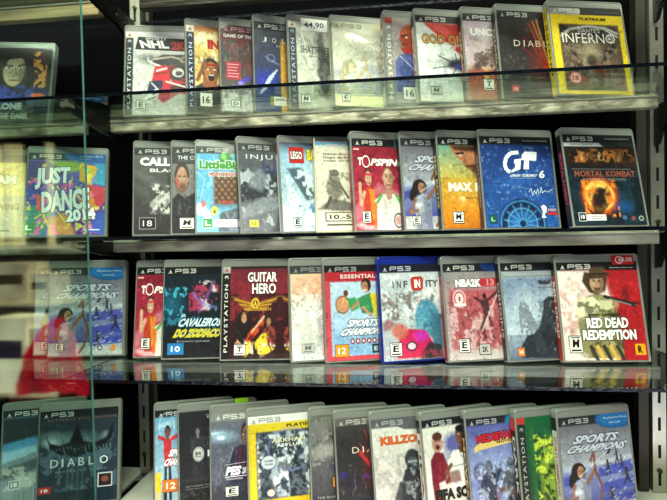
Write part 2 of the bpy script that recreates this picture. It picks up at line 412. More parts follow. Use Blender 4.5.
# ------------------------------------------------------------------ the covers
Z4=-.458
POS={'nhl':(-0.3983,0.0295,11.9,7.5),'ufc':(-0.2892,0.0409,22.9,3.9),'got':(-0.2288,0.0447,22.3,5.0),'jou':(-0.1721,0.0504,24.3,2.0),
'sha':(-0.1096,0.0475,23.0,5.7),'spr':(-0.0313,0.0450,19.0,9.8),'man':(0.0568,0.0532,17.4,5.8),'god':(0.1114,0.0415,16.3,9.2),
'unc':(0.1900,0.0473,15.7,9.2),'dia':(0.2455,0.0442,14.1,9.0),'dan':(0.3296,0.0359,13.4,11.0),
'cal':(-0.3753,0.0106,19.3,10.4),'thc':(-0.3078,0.0117,19.3,12.1),'lbp':(-0.2614,0.0035,19.3,14.4),'inj':(-0.1892,0.0121,26.4,11.7),
'leg':(-0.1224,0.0256,25.2,9.5),'bei':(-0.0594,0.0210,14.7,10.6),'top':(0.0010,0.0191,21.6,8.2),'spc':(0.0821,0.0310,20.0,8.5),
'max':(0.1434,0.0352,19.1,8.5),'gt6':(0.2132,0.0352,15.3,9.3),'mok':(0.3498,0.0357,15.1,12.3),
'ten':(-0.3798,0.0093,7.9,9.5),'cav':(-0.3241,-0.0003,8.2,9.7),'gui':(-0.2196,-0.0065,6.4,10.6),'fad':(-0.1028,-0.0003,16.7,7.0),
'ess':(-0.0460,0.0004,16.6,7.0),'inf':(0.0439,0.0039,18.3,7.8),'nba':(0.1497,0.0062,14.0,11.1),'ark':(0.2425,0.0115,13.9,11.4),'rdr':(0.3301,0.0041,5.1,12.1),
'sch':(-0.3445,0.0041,19.6,9.2),'fif':(-0.3001,0.0021,21.3,8.3),'pes':(-0.2415,-0.0055,17.4,9.0),'bat':(-0.1731,-0.0190,19.3,10.8),
'rel':(-0.0713,-0.0090,14.9,9.9),'di2':(-0.0271,-0.0214,17.3,11.9),'kil':(0.0307,-0.0209,19.8,11.9),'fis':(0.1078,-0.0096,23.7,9.7),
'med':(0.1793,-0.0003,20.0,9.4),'grn':(0.2582,0.0107,19.4,8.1),'spx':(0.3229,0.0149,17.9,7.5),
'own':(-0.7133,0.0117,19.7,7.6),'jus':(-0.5704,0.0019,22.1,14.5),'sca':(-0.5839,0.0184,14.7,3.6),'scb':(-0.5357,0.0117,14.7,3.6),
'lam':(-0.6136,-0.0153,22.6,10.9),'dx':(-0.5433,-0.0202,18.1,11.1),'alo':(-0.6941,0.0356,11.8,12.9)}
def new(bg,bg2=None): return Cv(bg,bg2),Ink(),Ink(),Ink()

# --- first row, top shelf
cv,t,h,r=new('CFCDCC','BDBBB8')
cv.noise(3,.14,5); cv.ell(.38,.34,.3,.09,'4A484C',.8,.6,rot=10); cv.noise(4,.6,9,'F2F0EF',(.1,.25,1,.5),.6)
cv.poly([(.36,.36),(.5,.27),(.8,.27),(1,.34),(1,.46),(.7,.44),(.45,.42)],'26252B',.95,.02); cv.line([(.4,.33),(.62,.3),(.95,.36)],.012,'B8A898'); cv.line([(.34,.37),(.5,.42),(.66,.44),(.9,.47)],.01,'E8E4DE'); cv.ell(.8,.33,.07,.04,'8E8478'); cv.ell(.82,.33,.035,.02,'2A2624')
cv.poly([(.4,.42),(.56,.4),(.64,.56),(.56,.66),(.36,.6)],'C41E32'); cv.poly([(.56,.42),(.7,.4),(.76,.56),(.64,.6)],'8E1626'); cv.ell(.74,.5,.12,.09,'2A2A30'); cv.ell(.72,.49,.08,.055,'D0CECC'); cv.ell(.73,.5,.05,.03,'4A4A50'); cv.line([(.43,.47),(.56,.44)],.012,'F2E8E8'); cv.line([(.42,.51),(.55,.49)],.008,'1A1418')
cv.poly([(.33,.6),(.5,.58),(.54,.7),(.4,.78),(.3,.72)],'23284A'); cv.line([(.36,.62),(.48,.72)],.008,'D8D4E0'); cv.poly([(.52,.62),(.78,.56),(1,.66),(1,.78),(.74,.74),(.52,.86),(.44,.8)],'B0243A'); cv.poly([(.6,.66),(.8,.62),(.86,.7),(.66,.74)],'1E1A22',.9); cv.line([(.56,.6),(.98,.7)],.01,'E8E0DC')
for q in range(6): cv.line([(.17+.05*q,.96-.045*q),(.26+.05*q,.9-.04*q)],.01,'4A3A3E' if q%2 else 'F4F2F0')
cv.line([(.14,.92),(.42,.7)],.012,'F2F0EE'); cv.line([(.62,.56),(.9,.6),(1,.56)],.012,'3A3438')
band(cv,h)
t.P([(.17,.06),(.9,.085),(.92,.235),(.13,.215)],'1D1B1E',1); t.T('SPORTS',.27,.07,.55,.1,'E8E5E0',.01,3)
t.T('NHL',.2,.105,.58,.2,'F1EFEC',.05,3,skew=-.1); t.T('2K10',.62,.11,.97,.22,'B0202C',.05,3)
r.badge('E',.16,.83,.28,.94)
game('nhl',POS['nhl'],S,'case with a red and black hockey player on pale grey, bold white letters on top',cv,t,h,r)

cv,t,h,r=new('D9B560','C9B27A')
cv.noise(11,.35,7); cv.grad('B5662B','E8CD86',.1,.0,1,.16); cv.noise(12,.8,8,'FFF6CF',(.1,.05,.4,.45),.48); cv.ell(.3,.18,.1,.1,'FFF4C6',.9,.8)
cv.noise(13,.7,12,'7A5A2A',(.1,.28,.5,.45),.5)
cv.poly([(.11,.7),(.22,.64),(.34,.7),(.42,.66),(.6,.72),(.6,1),(.11,1)],'1E2430'); cv.poly([(.22,.56),(.4,.56),(.4,.7),(.3,.76),(.2,.68)],'8A5030')
cv.ell(.31,.49,.12,.13,'1E120C'); cv.ell(.32,.52,.095,.115,'A8683C'); cv.ell(.4,.54,.05,.1,'4E2A18',.7,.6); cv.rect(.2,.425,.42,.455,'8C1A18'); cv.line([(.25,.475),(.31,.49)],.009,'20100A'); cv.line([(.34,.49),(.39,.47)],.009,'20100A'); cv.ell(.28,.495,.018,.009,'E8D8C8'); cv.ell(.365,.495,.018,.009,'E8D8C8'); cv.ell(.325,.585,.045,.045,'1A0806'); cv.line([(.3,.558),(.35,.558)],.006,'F0E8E0'); cv.line([(.31,.5),(.325,.54)],.006,'6A3A20')
cv.line([(.14,.62),(.2,.5),(.24,.4)],.025,'7A4A28'); cv.noise(14,.8,10,'B8452A',(.4,.62,.7,1),.5); cv.rect(.5,.1,1,1,'6A3B22',.7)
band(cv,h,'1D2744',tc='BFC6DC')
t.TO('IN',.28,.15,.44,.26,'B91F1C','F0D9A0',.06,.1)
r.badge('16',.17,.77,.33,.92,sub=False,off=.02)
game('ufc',POS['ufc'],S,'case with a shouting man in a headband on yellow gold, blue vertical band',cv,t,h,r)

cv,t,h,r=new('5B2226','4C4A4C')
header(cv,'4A1A1E'); cv.grad('4A1A1E','6A2A2E',0,.08,1,.2); cv.noise(21,.75,7,'3C4A48',(0,.16,1,.75),.45); cv.noise(22,.7,12,'8A918C',(0,.2,1,.6),.58)
cv.poly([(0,.3),(.3,.22),(.55,.35),(.8,.2),(1,.3),(1,.6),(0,.6)],'2C3534',.6,.06); cv.noise(24,.5,9,'7A1E26',(.15,.2,1,.8),.6)
cv.rect(.1,.42,.42,.63,'A12A3C',.9); cv.ell(.5,.63,.2,.04,'3A33C8',.85,.8,rot=-20); cv.ell(.42,.67,.1,.03,'9C8CF0',.9,.9)
cv.grad('4C4A50','C4C3C0',0,.7,1,1,a=.8); cv.noise(23,.8,6,'DAD9D6',(0,.74,1,1),.5); cv.noise(25,.6,10,'55504E',(0,.66,1,.86),.5)
hdr(h,'C98F92'); t.T('GAME OF THRONES',.06,.105,.98,.145,'E6DADA',.03)
for i in range(5): t.R(.13+.01*(i%2),.45+.035*i,.38-.02*(i%3),.463+.035*i,'E08A96',2)
r.badge('D',.13,.87,.24,.94,sub=False); r.R(.27,.88,.4,.9,'C9C9C9',2)
squeeze(cv,.63,t)
game('got',POS['got'],S,'dark case with a small red text square over a foggy grey landscape',cv,t,h,r,spine=('2A2426',None,'4A1A1E'))

cv,t,h,r=new('3E434A','2A3A78')
header(cv,'2B2D33'); cv.grad('4A4E55','232C6A',0,.09,1,.8); cv.noise(31,.25,6); cv.ell(.15,.65,.22,.16,'2A3FC0',.6,.9)
cv.grad('8A6428','C98F2E',.36,.2,.66,1); cv.rect(.36,.2,.4,1,'E2B44A',.7,.03); cv.noise(32,.3,10,'E8C468',(.4,.2,.66,1),.5)
for i in range(7): cv.line([(.07+.02*i,.8-.03*i),(.15+.025*i,.74-.035*i)],.011,'C8D6F0',.85)
cv.ring(.22,.4,.05,.004,'9AA6D8',.7)
cv.line([(.12,.38),(.34,.47)],.004,'9AA6D8',.7)
hdr(h,'BDBDBD'); 
for i,ch in enumerate('JOURNEY'): t.T(ch,.11+.135*i,.17,.165+.135*i,.225,'E4E2DC',.0,3)
t.T('BY',.3,.25,.36,.27,'C0C0C0',.0)
r.R(.2,.83,.42,.93,'E9E6DC',2); r.R(.2,.83,.25,.93,'8A8A40',3); r.R(.27,.85,.4,.87,'9A9A98',3)
game('jou',POS['jou'],S,'case split into deep blue and vertical gold, thin widely spaced white letters',cv,t,h,r)

cv,t,h,r=new('C9C8BC','B4B4AA')
cv.noise(41,.3,5); cv.noise(42,.5,14,'8A8A82',(.1,.1,1,.95),.66)
cv.poly([(.52,.12),(.62,.1),(.66,.35),(.72,.4),(.7,.88),(.55,.85),(.5,.5)],'4A4C4C',.85,.06); cv.noise(43,.7,14,'2C2E2E',(.48,.3,.78,.85),.5)
cv.line([(.2,.1),(.34,.4)],.006,'F4F4EE'); cv.line([(.22,.4),(.3,.48)],.006,'6A6A66'); cv.line([(.5,.1),(.44,.3)],.006,'7A7A74'); cv.noise(44,.5,8,'E2E0D2',(.1,.62,.5,.96),.5)
band(cv,h,'3A3D45',tc='A8AEC0',top='CFCDBE')
t.T('SHATTERED',.16,.275,.58,.36,'4A4A48',.01); t.R(.26,.39,.6,.396,'6A6A66',2)
r.badge('M',.15,.84,.27,.94)
st=Ink(); st.R(.18,-.045,.55,.095,'EFEDE6',4); st.T('44,90',.22,-.005,.5,.065,'22201E',.01,6,rot=-2)
squeeze(cv,.72,keep=.105)
game('sha',POS['sha'],S,'pale grey case with a white handwritten price sticker on its top edge',cv,t,h,r,sticker=st)

def sports(tint=None,glare=False):
    cv,t,h,r=new('6E7080','9AA0B0')
    header(cv,'2A2C30'); cv.grad('6C6A74','A4A6B2',0,.09,1,.5); cv.noise(51,.25,5)
    cv.grad('8E95B8','4A55A0',.0,.5,1,.86); cv.grad('A8AAB0','BEBEC0',0,.86,1,1)
    for a,b,c,d in ((.5,.5,1,.62),(.52,.66,1,.78),(.56,.8,1,.9),(.0,.56,.24,.68)):
        cv.poly([(a,b+.03),(c,b-.02),(c,d-.03),(a,d)],'3F49A8',.85,.02)
    cv.poly([(0,.5),(1,.42),(1,.46),(0,.54)],'C4C8D8',.6,.03)
    for x,y,w in ((.78,.42,.03),(.9,.62,.045),(.64,.52,.035),(.66,.8,.04),(.84,.48,.025)):
        cv.ell(x,y-.05,w*.5,w*.5,'3A2C2A'); cv.line([(x,y-.03),(x+.01,y+.04)],w*.5,'2F3450'); cv.line([(x-w*1.6,y+.0),(x+w*1.4,y-.03)],w*.22,'4A4A58'); cv.line([(x,y+.03),(x-w,y+.09)],w*.26,'23263A'); cv.line([(x,y+.03),(x+w,y+.08)],w*.26,'23263A')
    # archer
    cv.ell(.22,.54,.1,.085,'241B19'); cv.ell(.13,.61,.05,.09,'2A1F1C',1,.3,rot=20); cv.poly([(.14,.66),(.25,.61),(.36,.65),(.37,1),(.14,1)],'A6AABB'); cv.poly([(.26,.64),(.36,.66),(.37,1),(.28,1)],'767B93',.8,.03); cv.ell(.25,.55,.05,.06,'A87E66'); cv.ell(.28,.56,.03,.05,'6E4838',.7,.6); cv.line([(.225,.54),(.245,.545)],.005,'20140F'); cv.line([(.265,.545),(.28,.54)],.005,'20140F'); cv.line([(.24,.585),(.262,.585)],.004,'7A3028')
    cv.line([(.15,.68),(.07,.82),(.17,.8)],.022,'8E6450'); cv.line([(.33,.66),(.46,.53)],.024,'8E6450'); cv.line([(.4,.45),(.45,.37),(.46,.55),(.53,.7),(.49,.88),(.42,.97)],.016,'7E4E40'); cv.line([(.22,.6),(.66,.37)],.004,'D8D8DC'); cv.poly([(.62,.4),(.72,.32),(.68,.4)],'2A2A30')
    cv.poly([(.16,.82),(.37,.8),(.37,1),(.14,1)],'6E7488',.6,.03); cv.ell(.2,.74,.07,.04,'D8DAE2',.8,.5)
    for q in range(26):
        a,b=random.Random(q).random()*.5+.5,random.Random(q+99).random()*.4+.48; cv.line([(a,b),(a+.04,b-.015)],.004,'E8EAF4' if q%3 else '262B4A',.8)
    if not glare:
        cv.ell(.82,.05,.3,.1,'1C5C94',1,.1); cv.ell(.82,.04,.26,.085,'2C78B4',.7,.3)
        h.T('PlayStation Move',.64,.03,.98,.055,'D8E8F4',.0,3); h.T('MOVE',.72,.08,.88,.1,'BFD8EC',.0,3)
    hdr(h,'A8A8A8' if not glare else '9A9A80')
    for k,(w,a,b,c,d) in enumerate((('SPORTS',.2,.19,.82,.27),('CHAMPIONS',.1,.285,.92,.36))):
        t.TO(w,a,b,c,d,'C2C5D2','33364E',.045,.1,skew=.12,d=3)
    r.badge('E',.1,.86,.2,.95); r.E(.7,.92,.035,'50525A',2); r.E(.7,.92,.02,'C8C8C8',3); r.P([(.84,.95),(.87,.88),(.92,.9),(.9,.96)],'D88A3A',2)
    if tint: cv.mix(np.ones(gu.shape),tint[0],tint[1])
    return cv,t,h,r
cv,t,h,r=sports(('F0EDBE',.38),True); cv.ell(.3,.14,.5,.22,'FFFFE8',.9,1.0); cv.rect(.1,.06,.9,.4,'E6E6D0',.35,.1)  # lamp glare and its cream wash are painted into the cover colours
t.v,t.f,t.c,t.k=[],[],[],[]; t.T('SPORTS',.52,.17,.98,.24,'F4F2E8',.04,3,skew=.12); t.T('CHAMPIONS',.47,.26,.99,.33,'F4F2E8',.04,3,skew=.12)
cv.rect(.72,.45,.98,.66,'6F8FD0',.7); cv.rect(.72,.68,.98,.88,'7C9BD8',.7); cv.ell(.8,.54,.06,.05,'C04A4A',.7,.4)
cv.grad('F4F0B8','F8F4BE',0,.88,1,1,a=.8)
game('spr',POS['spr'],S,'archer woman case washed out to cream by a lamp glare painted into its cover',cv,t,h,r,spine=('C8C8A8',None,'B8B89A'))

cv,t,h,r=new('A89C98','8A8288')
cv.noise(61,.2,5); cv.ell(.42,.22,.22,.14,'C24A30'); cv.ell(.36,.2,.15,.13,'B9623E'); cv.poly([(.2,.2),(.26,.28),(.22,.32),(.3,.36),(.46,.34),(.4,.15)],'A84A30'); cv.line([(.24,.21),(.31,.2)],.01,'3A1510'); cv.ell(.3,.22,.02,.012,'E8D8C8'); cv.line([(.23,.3),(.3,.3)],.006,'5A1A14')
cv.poly([(.2,.34),(.5,.36),(.9,.3),(1,.5),(.6,.48),(.3,.46)],'B0342A'); cv.poly([(.2,.42),(.34,.4),(.6,.62),(.62,1),(.13,1),(.13,.5)],'4A5A9A',.9,.03); cv.noise(62,.6,8,'2A3468',(.13,.42,.6,1),.5)
cv.line([(.2,.44),(.48,.66)],.006,'B8C0DC'); cv.line([(.5,.5),(.44,.96)],.03,'6A6A78')
band(cv,h,'8F8C86',tc='E8E6DE',top='B8473A'); cv.grad('A8A8A0','C6C2AC',.13,.85,1,1,a=.6)
r.badge('16',.22,.79,.4,.93,sub=False,off=.02)
game('man',POS['man'],S,'case with a bald red-lit man in a blue coat, pale vertical band',cv,t,h,r,spine=('D6D2C4','MEN','B8473A','7A2A2A'))

cv,t,h,r=new('BDBFBC','9EA3A2')
header(cv,'2E2D2E'); cv.noise(71,.25,5); cv.poly([(0,.09),(.12,.09),(1,.72),(1,1),(0,1)],'C6C8C6'); cv.poly([(.1,.09),(1,.09),(1,.62),(.55,.42)],'B3302C',1,.02); cv.ell(.82,.2,.2,.1,'8A1A1C',.7,.8); cv.poly([(.14,.09),(.38,.09),(.7,.45)],'D66052',.6,.05)
cv.noise(72,.7,6,'D9DBD9',(0,.3,.6,1),.48); cv.noise(73,.4,4,'8D9494',(.1,.5,1,1),.55)
cv.ell(.58,.58,.3,.1,'15181F',.95,.6,rot=10); cv.ell(.5,.55,.14,.05,'101428',.9,.6,rot=-25)
for i in range(9): cv.line([(.55,.57),(.2+.08*i,.44+.03*((i*5)%4)+(.18 if i%3==0 else 0))],.008,'14161E',.9)
cv.ell(.62,.59,.14,.055,'2430B0',.8,.8); cv.ell(.7,.6,.06,.03,'5A6AE8',.8,.9); cv.poly([(.5,.68),(1,.6),(1,.9),(.7,.8)],'4A4648',.7,.1)
cv.grad('C0C2C0','C6C6B4',0,.86,1,1,a=.5)
hdr(h,'BFBDB6')
t.TO('GOD OF WAR',.07,.225,.99,.33,'C09048','3A1A10',.03,.07); t.T('III',.6,.35,.72,.41,'B8863A',.03)
r.badge('M',.15,.83,.29,.92,bg='B8BAB4',fg='2A2A2A')
game('god',POS['god'],S,'case with red sky, grey mist and a black ink splash lit blue',cv,t,h,r,spine=('CFCDC4','WAR',None,'A02020'))

cv,t,h,r=new('BFA9AE','9A7F72')
header(cv,'33302F'); cv.grad('C6B2BC','B39FA6',0,.09,1,.6); cv.poly([(.1,.3),(.45,.1),(1,.1),(1,.5),(.4,.55)],'8A6A6C',.35,.08); cv.poly([(.2,.2),(.34,.12),(.36,.3),(.22,.5)],'D8CCD2',.8,.08)
cv.poly([(.08,.62),(.3,.42),(.42,.36),(.6,.3),(1,.25),(1,.8),(.05,.75)],'7A625C',1,.02); cv.noise(81,.75,14,'C8B4AC',(.1,.3,1,.72),.58); cv.noise(82,.8,12,'4A3630',(.1,.4,1,.8),.55)
cv.poly([(0,.66),(1,.6),(1,1),(0,1)],'8A4A34',.9,.05); cv.noise(83,.9,9,'D8B03A',(.2,.6,1,.85),.52); cv.noise(84,.8,10,'B8402A',(0,.7,1,1),.6); cv.grad('A06858','B8907A',0,.88,1,1,a=.5)
hdr(h,'C4C2BC'); t.T('UNCH',.09,.17,.5,.26,'EDE9E6',.05); t.T('ARTED',.55,.17,1.0,.26,'EDE9E6',.05); t.T('THREE',.55,.28,.8,.31,'E4DAD4',.0)
r.badge('T',.22,.76,.36,.88,bg='E4E0D8')
game('unc',POS['unc'],S,'case with a dusty pink desert slope and white capital letters',cv,t,h,r,spine=('5A3A30','DRAKE',None,'D8A890'))

def dark_rays(seed):
    cv,t,h,r=new('35302F','2A2628')
    header(cv,'2A2829'); cv.noise(seed,.3,7); cv.ell(.8,.6,.34,.3,'6A1E18',.8,1.0)
    for k,(a,b,c,w,cc) in enumerate(((.62,.15,.95,.012,'C84A28'),(.7,.12,.99,.014,'E07A3A'),(.5,.3,.98,.01,'9A2A20'),(.78,.1,.97,.01,'F0B060'),(.45,.42,.97,.008,'8A2A22'),(.56,.22,.9,.007,'7A2A22'))):
        cv.line([(a,b),(c,.68)],w,cc,.8,.03)
    cv.ell(.92,.66,.14,.05,'F0502A',.8,.9); cv.ell(.3,.72,.3,.12,'2A2038',.6,.9)
    cv.noise(seed+2,.6,20,'6A6264',(.0,.5,.6,.9),.72)
    hdr(h,'B8B4AE')
    for ch,a,b in zip('DIABLO',(.2,.335,.39,.5,.61,.71),(.29,.352,.475,.575,.685,.8)): t.T(ch,a,.34,b,.41,'D8CDBE',.0,3)
    t.T('III',.88,.34,.97,.41,'C0A890',.0,3)
    return cv,t,h,r
cv,t,h,r=dark_rays(91)
r.badge('18',.12,.86,.22,.93,bg='B02A3A',fg='E8C8C8',bd='5A1A20',sub=False); r.R(.5,.93,.8,.945,'6A6264',2)
squeeze(cv,.7)
game('dia',POS['dia'],S,'near-black case with orange rays, wide-set thin letters, on the top shelf',cv,t,h,r,spine=('3A3430','DIABLO',None,'A89A8A'))

def platinum(white=False):
    cv,t,h,r=new('D9BC2A'); cv.rect(-.1,-.1,1.1,.09,'3C3B39' if not white else 'E4E4E0'); cv.noise(95,.06,4)
    cv.rect(.1,.2,.93,.96,'2A2420',1,.02); return cv,t,h,r
cv,t,h,r=platinum(); cv.rect(0,.015,.42,.09,'A9A89C'); cv.ell(.5,.0,.001,.001,'000000')
cv.noise(101,.9,7,'5A4A3E',(.1,.2,.93,.95),.42); cv.noise(102,.6,12,'8A7A68',(.1,.42,.93,.92),.6); cv.noise(103,.7,8,'6A2018',(.2,.62,.93,.9),.52)
cv.ell(.5,.52,.2,.2,'C8B89A',.55,1.0); cv.ell(.5,.62,.09,.1,'1A1412',.8,.5); cv.line([(.12,.34),(.25,.26),(.5,.22),(.75,.24),(.9,.3)],.012,'D8D6D2',.8,.03); cv.line([(.72,.25),(.9,.34)],.006,'E8E6E2')
hdr(h,'D8D8D2'); h.T('PlayStation Network',.62,.045,.96,.062,'8A8A86',.0)
t.T('PLATINUM',.4,.12,.76,.155,'2A2410',.03); t.T("DANTE'S",.36,.25,.66,.3,'C8C4BE',.01); t.T('INFERNO',.13,.305,.86,.42,'DEDAD4',.0); t.E(.775,.365,.05,'DEDAD4',2); t.E(.775,.365,.04,'4A4038',3); t.T('+',.75,.345,.8,.385,'DEDAD4',.03,5)
r.E(.24,.82,.085,'B8454A',2); r.E(.24,.82,.068,'E0A8A4',3); r.T('18',.2,.79,.28,.85,'8A2A30',.02,5); r.T('AR',.32,.8,.42,.86,'8A3A34',.02,3)
game('dan',POS['dan'],S,'yellow-framed case with brown artwork, last one on the top shelf',cv,t,h,r,spine=('D9BC2A','INFERNO','C9AC2A','3A3010'))

# --- second row
cv,t,h,r=new('3A3A3C','1E1E20')
header(cv,'131417'); cv.grad('5C5A5A','242426',0,.09,1,1); cv.noise(111,.2,6); cv.poly([(0,.3),(.1,.28),(.85,.7),(.7,.8)],'8A8A8A',.35,.12); cv.poly([(0,.5),(0,.42),(.6,.75),(.5,.8)],'7A7A7A',.3,.1)
cv.poly([(.28,.62),(.36,.5),(.6,.38),(1,.3),(1,.8),(.6,.72),(.5,.78),(.34,.74)],'4A4A4A',1,.04)
cv.poly([(.2,.64),(.3,.55),(.4,.46),(.5,.42),(.5,.6),(.42,.68),(.34,.76),(.26,.78)],'8E8C8A',1,.02); cv.noise(112,.9,14,'D4D2D0',(.2,.42,.5,.78),.55); cv.noise(113,.8,12,'2A2A2A',(.2,.45,.5,.8),.6); cv.poly([(.42,.3),(.55,.26),(.6,.44),(.46,.5)],'3A3A3A',.9,.03); cv.line([(.26,.72),(.34,.62),(.5,.55)],.02,'D0CECC',.8,.03); cv.line([(.22,.68),(.3,.58)],.016,'B8B6B4',.8,.03)
cv.rect(.5,.35,.8,.95,'1E1E20',.5,.1)
hdr(h,'B9B9B9'); t.T('CALL',.07,.115,.47,.215,'EDEDED',.06); t.T('OF DUTY',.5,.115,.99,.215,'EDEDED',.05); t.T('BLACK OPS',.2,.245,.95,.29,'DADADA',.03)
r.badge('18',.075,.82,.27,.94,bg='1A1A1A',fg='D8D8D8',bd='9A9A9A',sub=False,off=.0)
game('cal',POS['cal'],0,'dark grey case with bold white letters and a crouching soldier, beside the glass gap',cv,t,h,r)

cv,t,h,r=new('24262A','1A1B1E')
header(cv,'131417'); cv.rect(.0,.2,1,.8,'6E6C6C'); cv.noise(121,.4,6,'8A8A88',(0,.2,1,.8),.5)
cv.face(.23,.38,.17,'B88A72','2A1E18','3A1A14','5A3A2C'); cv.ell(.12,.42,.08,.07,'A82A2A',.7,.7); cv.poly([(0,.62),(.14,.54),(.3,.6),(.6,.52),(1,.62),(1,.9),(0,.9)],'1C1D22',1,.03); cv.rect(0,.78,1,1,'15161A',.9,.05)
cv.noise(122,.5,12,'5A5A60',(0,.6,1,.8),.6)
hdr(h,'B9B9B9'); t.T('THE CLUB',.13,.105,.75,.15,'E4E4E4',.01); t.R(.13,.165,.6,.17,'8A8A8A',2)
r.badge('M',.1,.83,.28,.95)
squeeze(cv,.55,t)
game('thc',POS['thc'],0,'dark case with a bearded man photo, between the soldier and turquoise cases',cv,t,h,r)

cv,t,h,r=new('4E9CC6','6FB2CE')
header(cv,'131417'); cv.noise(131,.22,5); cv.noise(132,.5,7,'9FD0E0',(0,.1,1,1),.6); cv.line([(0,.3),(.2,.4),(.1,.6)],.008,'BDE0EC',.6); cv.ell(.7,.14,.16,.08,'2F7A34'); cv.ell(.66,.12,.07,.04,'7CC060',.8,.4)
# knitted brown ball and wooly clutter
cv.rect(.4,.34,1,.7,'5A3622',1,.09)
for i in range(7):
    for j in range(7):
        cv.ell(.46+.075*i,.375+.047*j,.03,.016,'9A7452' if (i+j)%2 else '4E301E',.85,.4)
cv.ell(.7,.66,.2,.03,'A8402C',.8,.5)
cv.ell(.1,.74,.13,.07,'E0DCD8',.95,.3); cv.ell(.16,.68,.06,.04,'C05A5A',.9,.3); cv.ell(.24,.8,.08,.05,'E4D8D4',.9,.3); cv.ell(.42,.76,.08,.05,'D8CC30',.95,.3); cv.ell(.42,.77,.03,.02,'4A4A20'); cv.poly([(.55,.78),(1,.72),(1,1),(.5,1)],'4A4E5A',.95,.03); cv.noise(134,.6,10,'8A8E9A',(.55,.75,1,1),.5)
hdr(h,'B4B4B4'); t.TO('LittleBigPlanet',.04,.17,1.0,.3,'3E8A32','E4EFE0',.05,.1); t.TO('KARTING',.17,.31,.56,.355,'C84A3A','E8D8C8',.02,.06)
r.badge('L',.08,.85,.2,.95,bg='2E8A4A',fg='E8F4E8',bd='D8E0D8',sub=False); r.R(.22,.86,.52,.945,'E6ECE8',2); r.R(.25,.88,.48,.89,'8A9A90',3); r.R(.25,.905,.45,.915,'8A9A90',3)
squeeze(cv,.55)
game('lbp',POS['lbp'],0,'bright sky-blue case with green letters and a knitted brown ball',cv,t,h,r)

cv,t,h,r=new('4C5058','5A5E66')
header(cv,'3A3C40'); cv.grad('50525A','6C7076',0,.09,1,1); cv.noise(141,.45,6); cv.noise(142,.8,7,'1E2030',(0,.3,1,.7),.5); cv.noise(143,.8,8,'B8BCC2',(0,.28,.5,.95),.6); cv.noise(144,.7,6,'2E2C6A',(.3,.2,1,.5),.52)
cv.poly([(0,.75),(.3,.62),(.7,.6),(1,.7),(1,.76),(.5,.74),(0,.86)],'8A9098',.8,.04); cv.poly([(.1,.34),(.3,.3),(.4,.42),(.28,.55),(.12,.5)],'9AA0A8',.55,.06); cv.poly([(.5,.8),(.9,.7),(1,1),(.4,1)],'303440',.8,.06)
hdr(h,'A8A8A8'); t.T('INJUSTICE',.1,.125,.98,.195,'D8DCE4',.0,space=1.25); t.T('GODS AMONG US',.4,.225,.8,.24,'4A56C0',.0)
r.R(.1,.87,.22,.95,'C8BE5A',2); r.T('12',.13,.89,.19,.93,'6A641E',.01,4)
game('inj',POS['inj'],0,'steel grey-blue case with thin white letters and a yellow rating square',cv,t,h,r)

cv,t,h,r=new('8FB2CC','C4D4DC')
header(cv,'5E6A74'); cv.grad('3A4654','8FB2CC',0,.0,1,.14); cv.noise(151,.35,6); cv.poly([(.12,.3),(.35,.28),(.5,.36),(.62,.62),(.45,.66),(.3,.5)],'3C4A5A',.9,.03); cv.noise(152,.8,8,'DCE8EE',(0,.3,1,.8),.55)
cv.noise(153,.9,9,'3A7AB8',(.1,.68,1,.95),.5); cv.noise(154,.8,11,'E8EEF0',(0,.72,1,1),.58); cv.poly([(.14,.46),(.3,.6),(.44,.74),(.3,.7),(.2,.9),(.12,.9)],'DCE6EA',.8,.04)
t.R(.17,.05,.44,.235,'B8231F',2); t.TO('LEGO',.2,.1,.41,.19,'F4F0E8','1A1210',.04,.09,d=4); t.TO('BATMAN',.5,.07,.99,.2,'E4C82A','2A2410',.04,.09,d=4)
r.badge('E',.14,.85,.25,.95,bg='C8D4D8',bd='6A7A84')
squeeze(cv,.75,t)
game('leg',POS['leg'],0,'pale blue case with a small red square logo at its top corner',cv,t,h,r,spine=('C4CCD0',None,'8A3A38'))

cv,t,h,r=new('CFC7B4','D6CFBE')
cv.rect(-.1,-.1,1.1,.06,'2B2A2A'); cv.grad('2E7AAE','5AA0C4',0,.06,.8,.1); cv.noise(161,.1,6)
cv.ell(.24,.4,.07,.04,'4A4640',.9,.3); cv.poly([(.16,.44),(.3,.43),(.36,.62),(.28,.68),(.16,.66),(.12,.54)],'6E6A62',.85,.03); cv.noise(162,.6,16,'4A4844',(.1,.35,.7,.72),.64); cv.poly([(.0,.78),(.2,.66),(.6,.74),(1,.76),(1,.8),(.3,.8)],'4C4A46',.85,.03); cv.line([(.3,.5),(.42,.66)],.014,'55524C'); cv.line([(.18,.66),(.12,.76)],.02,'4C4A44')
hdr(h,'C0BEBA')
t.T('Game Bonus Disc',.1,.125,.68,.15,'5A3A2A',.01); t.T('Disco de bonus de',.1,.165,.66,.19,'5A3A2A',.01); t.T('Juego de bonus',.1,.205,.6,.23,'5A3A2A',.01)
r.R(.1,.8,.52,.9,'3A3632',2); r.R(.115,.81,.505,.89,'D8D2C0',3); r.T('10.-5',.16,.825,.44,.875,'1C1A18',.02,5); r.R(.12,.93,.48,.945,'4A4640',3)
SLEEVE=shell_mesh('card_box',M['card'],.1685)
game('bei',POS['bei'],0,'beige cardboard sleeve with a grey pencil figure and a handwritten label',cv,t,h,r,shell=SLEEVE,full=True,spine=('CFC7B4',None,'2B2A2A'))

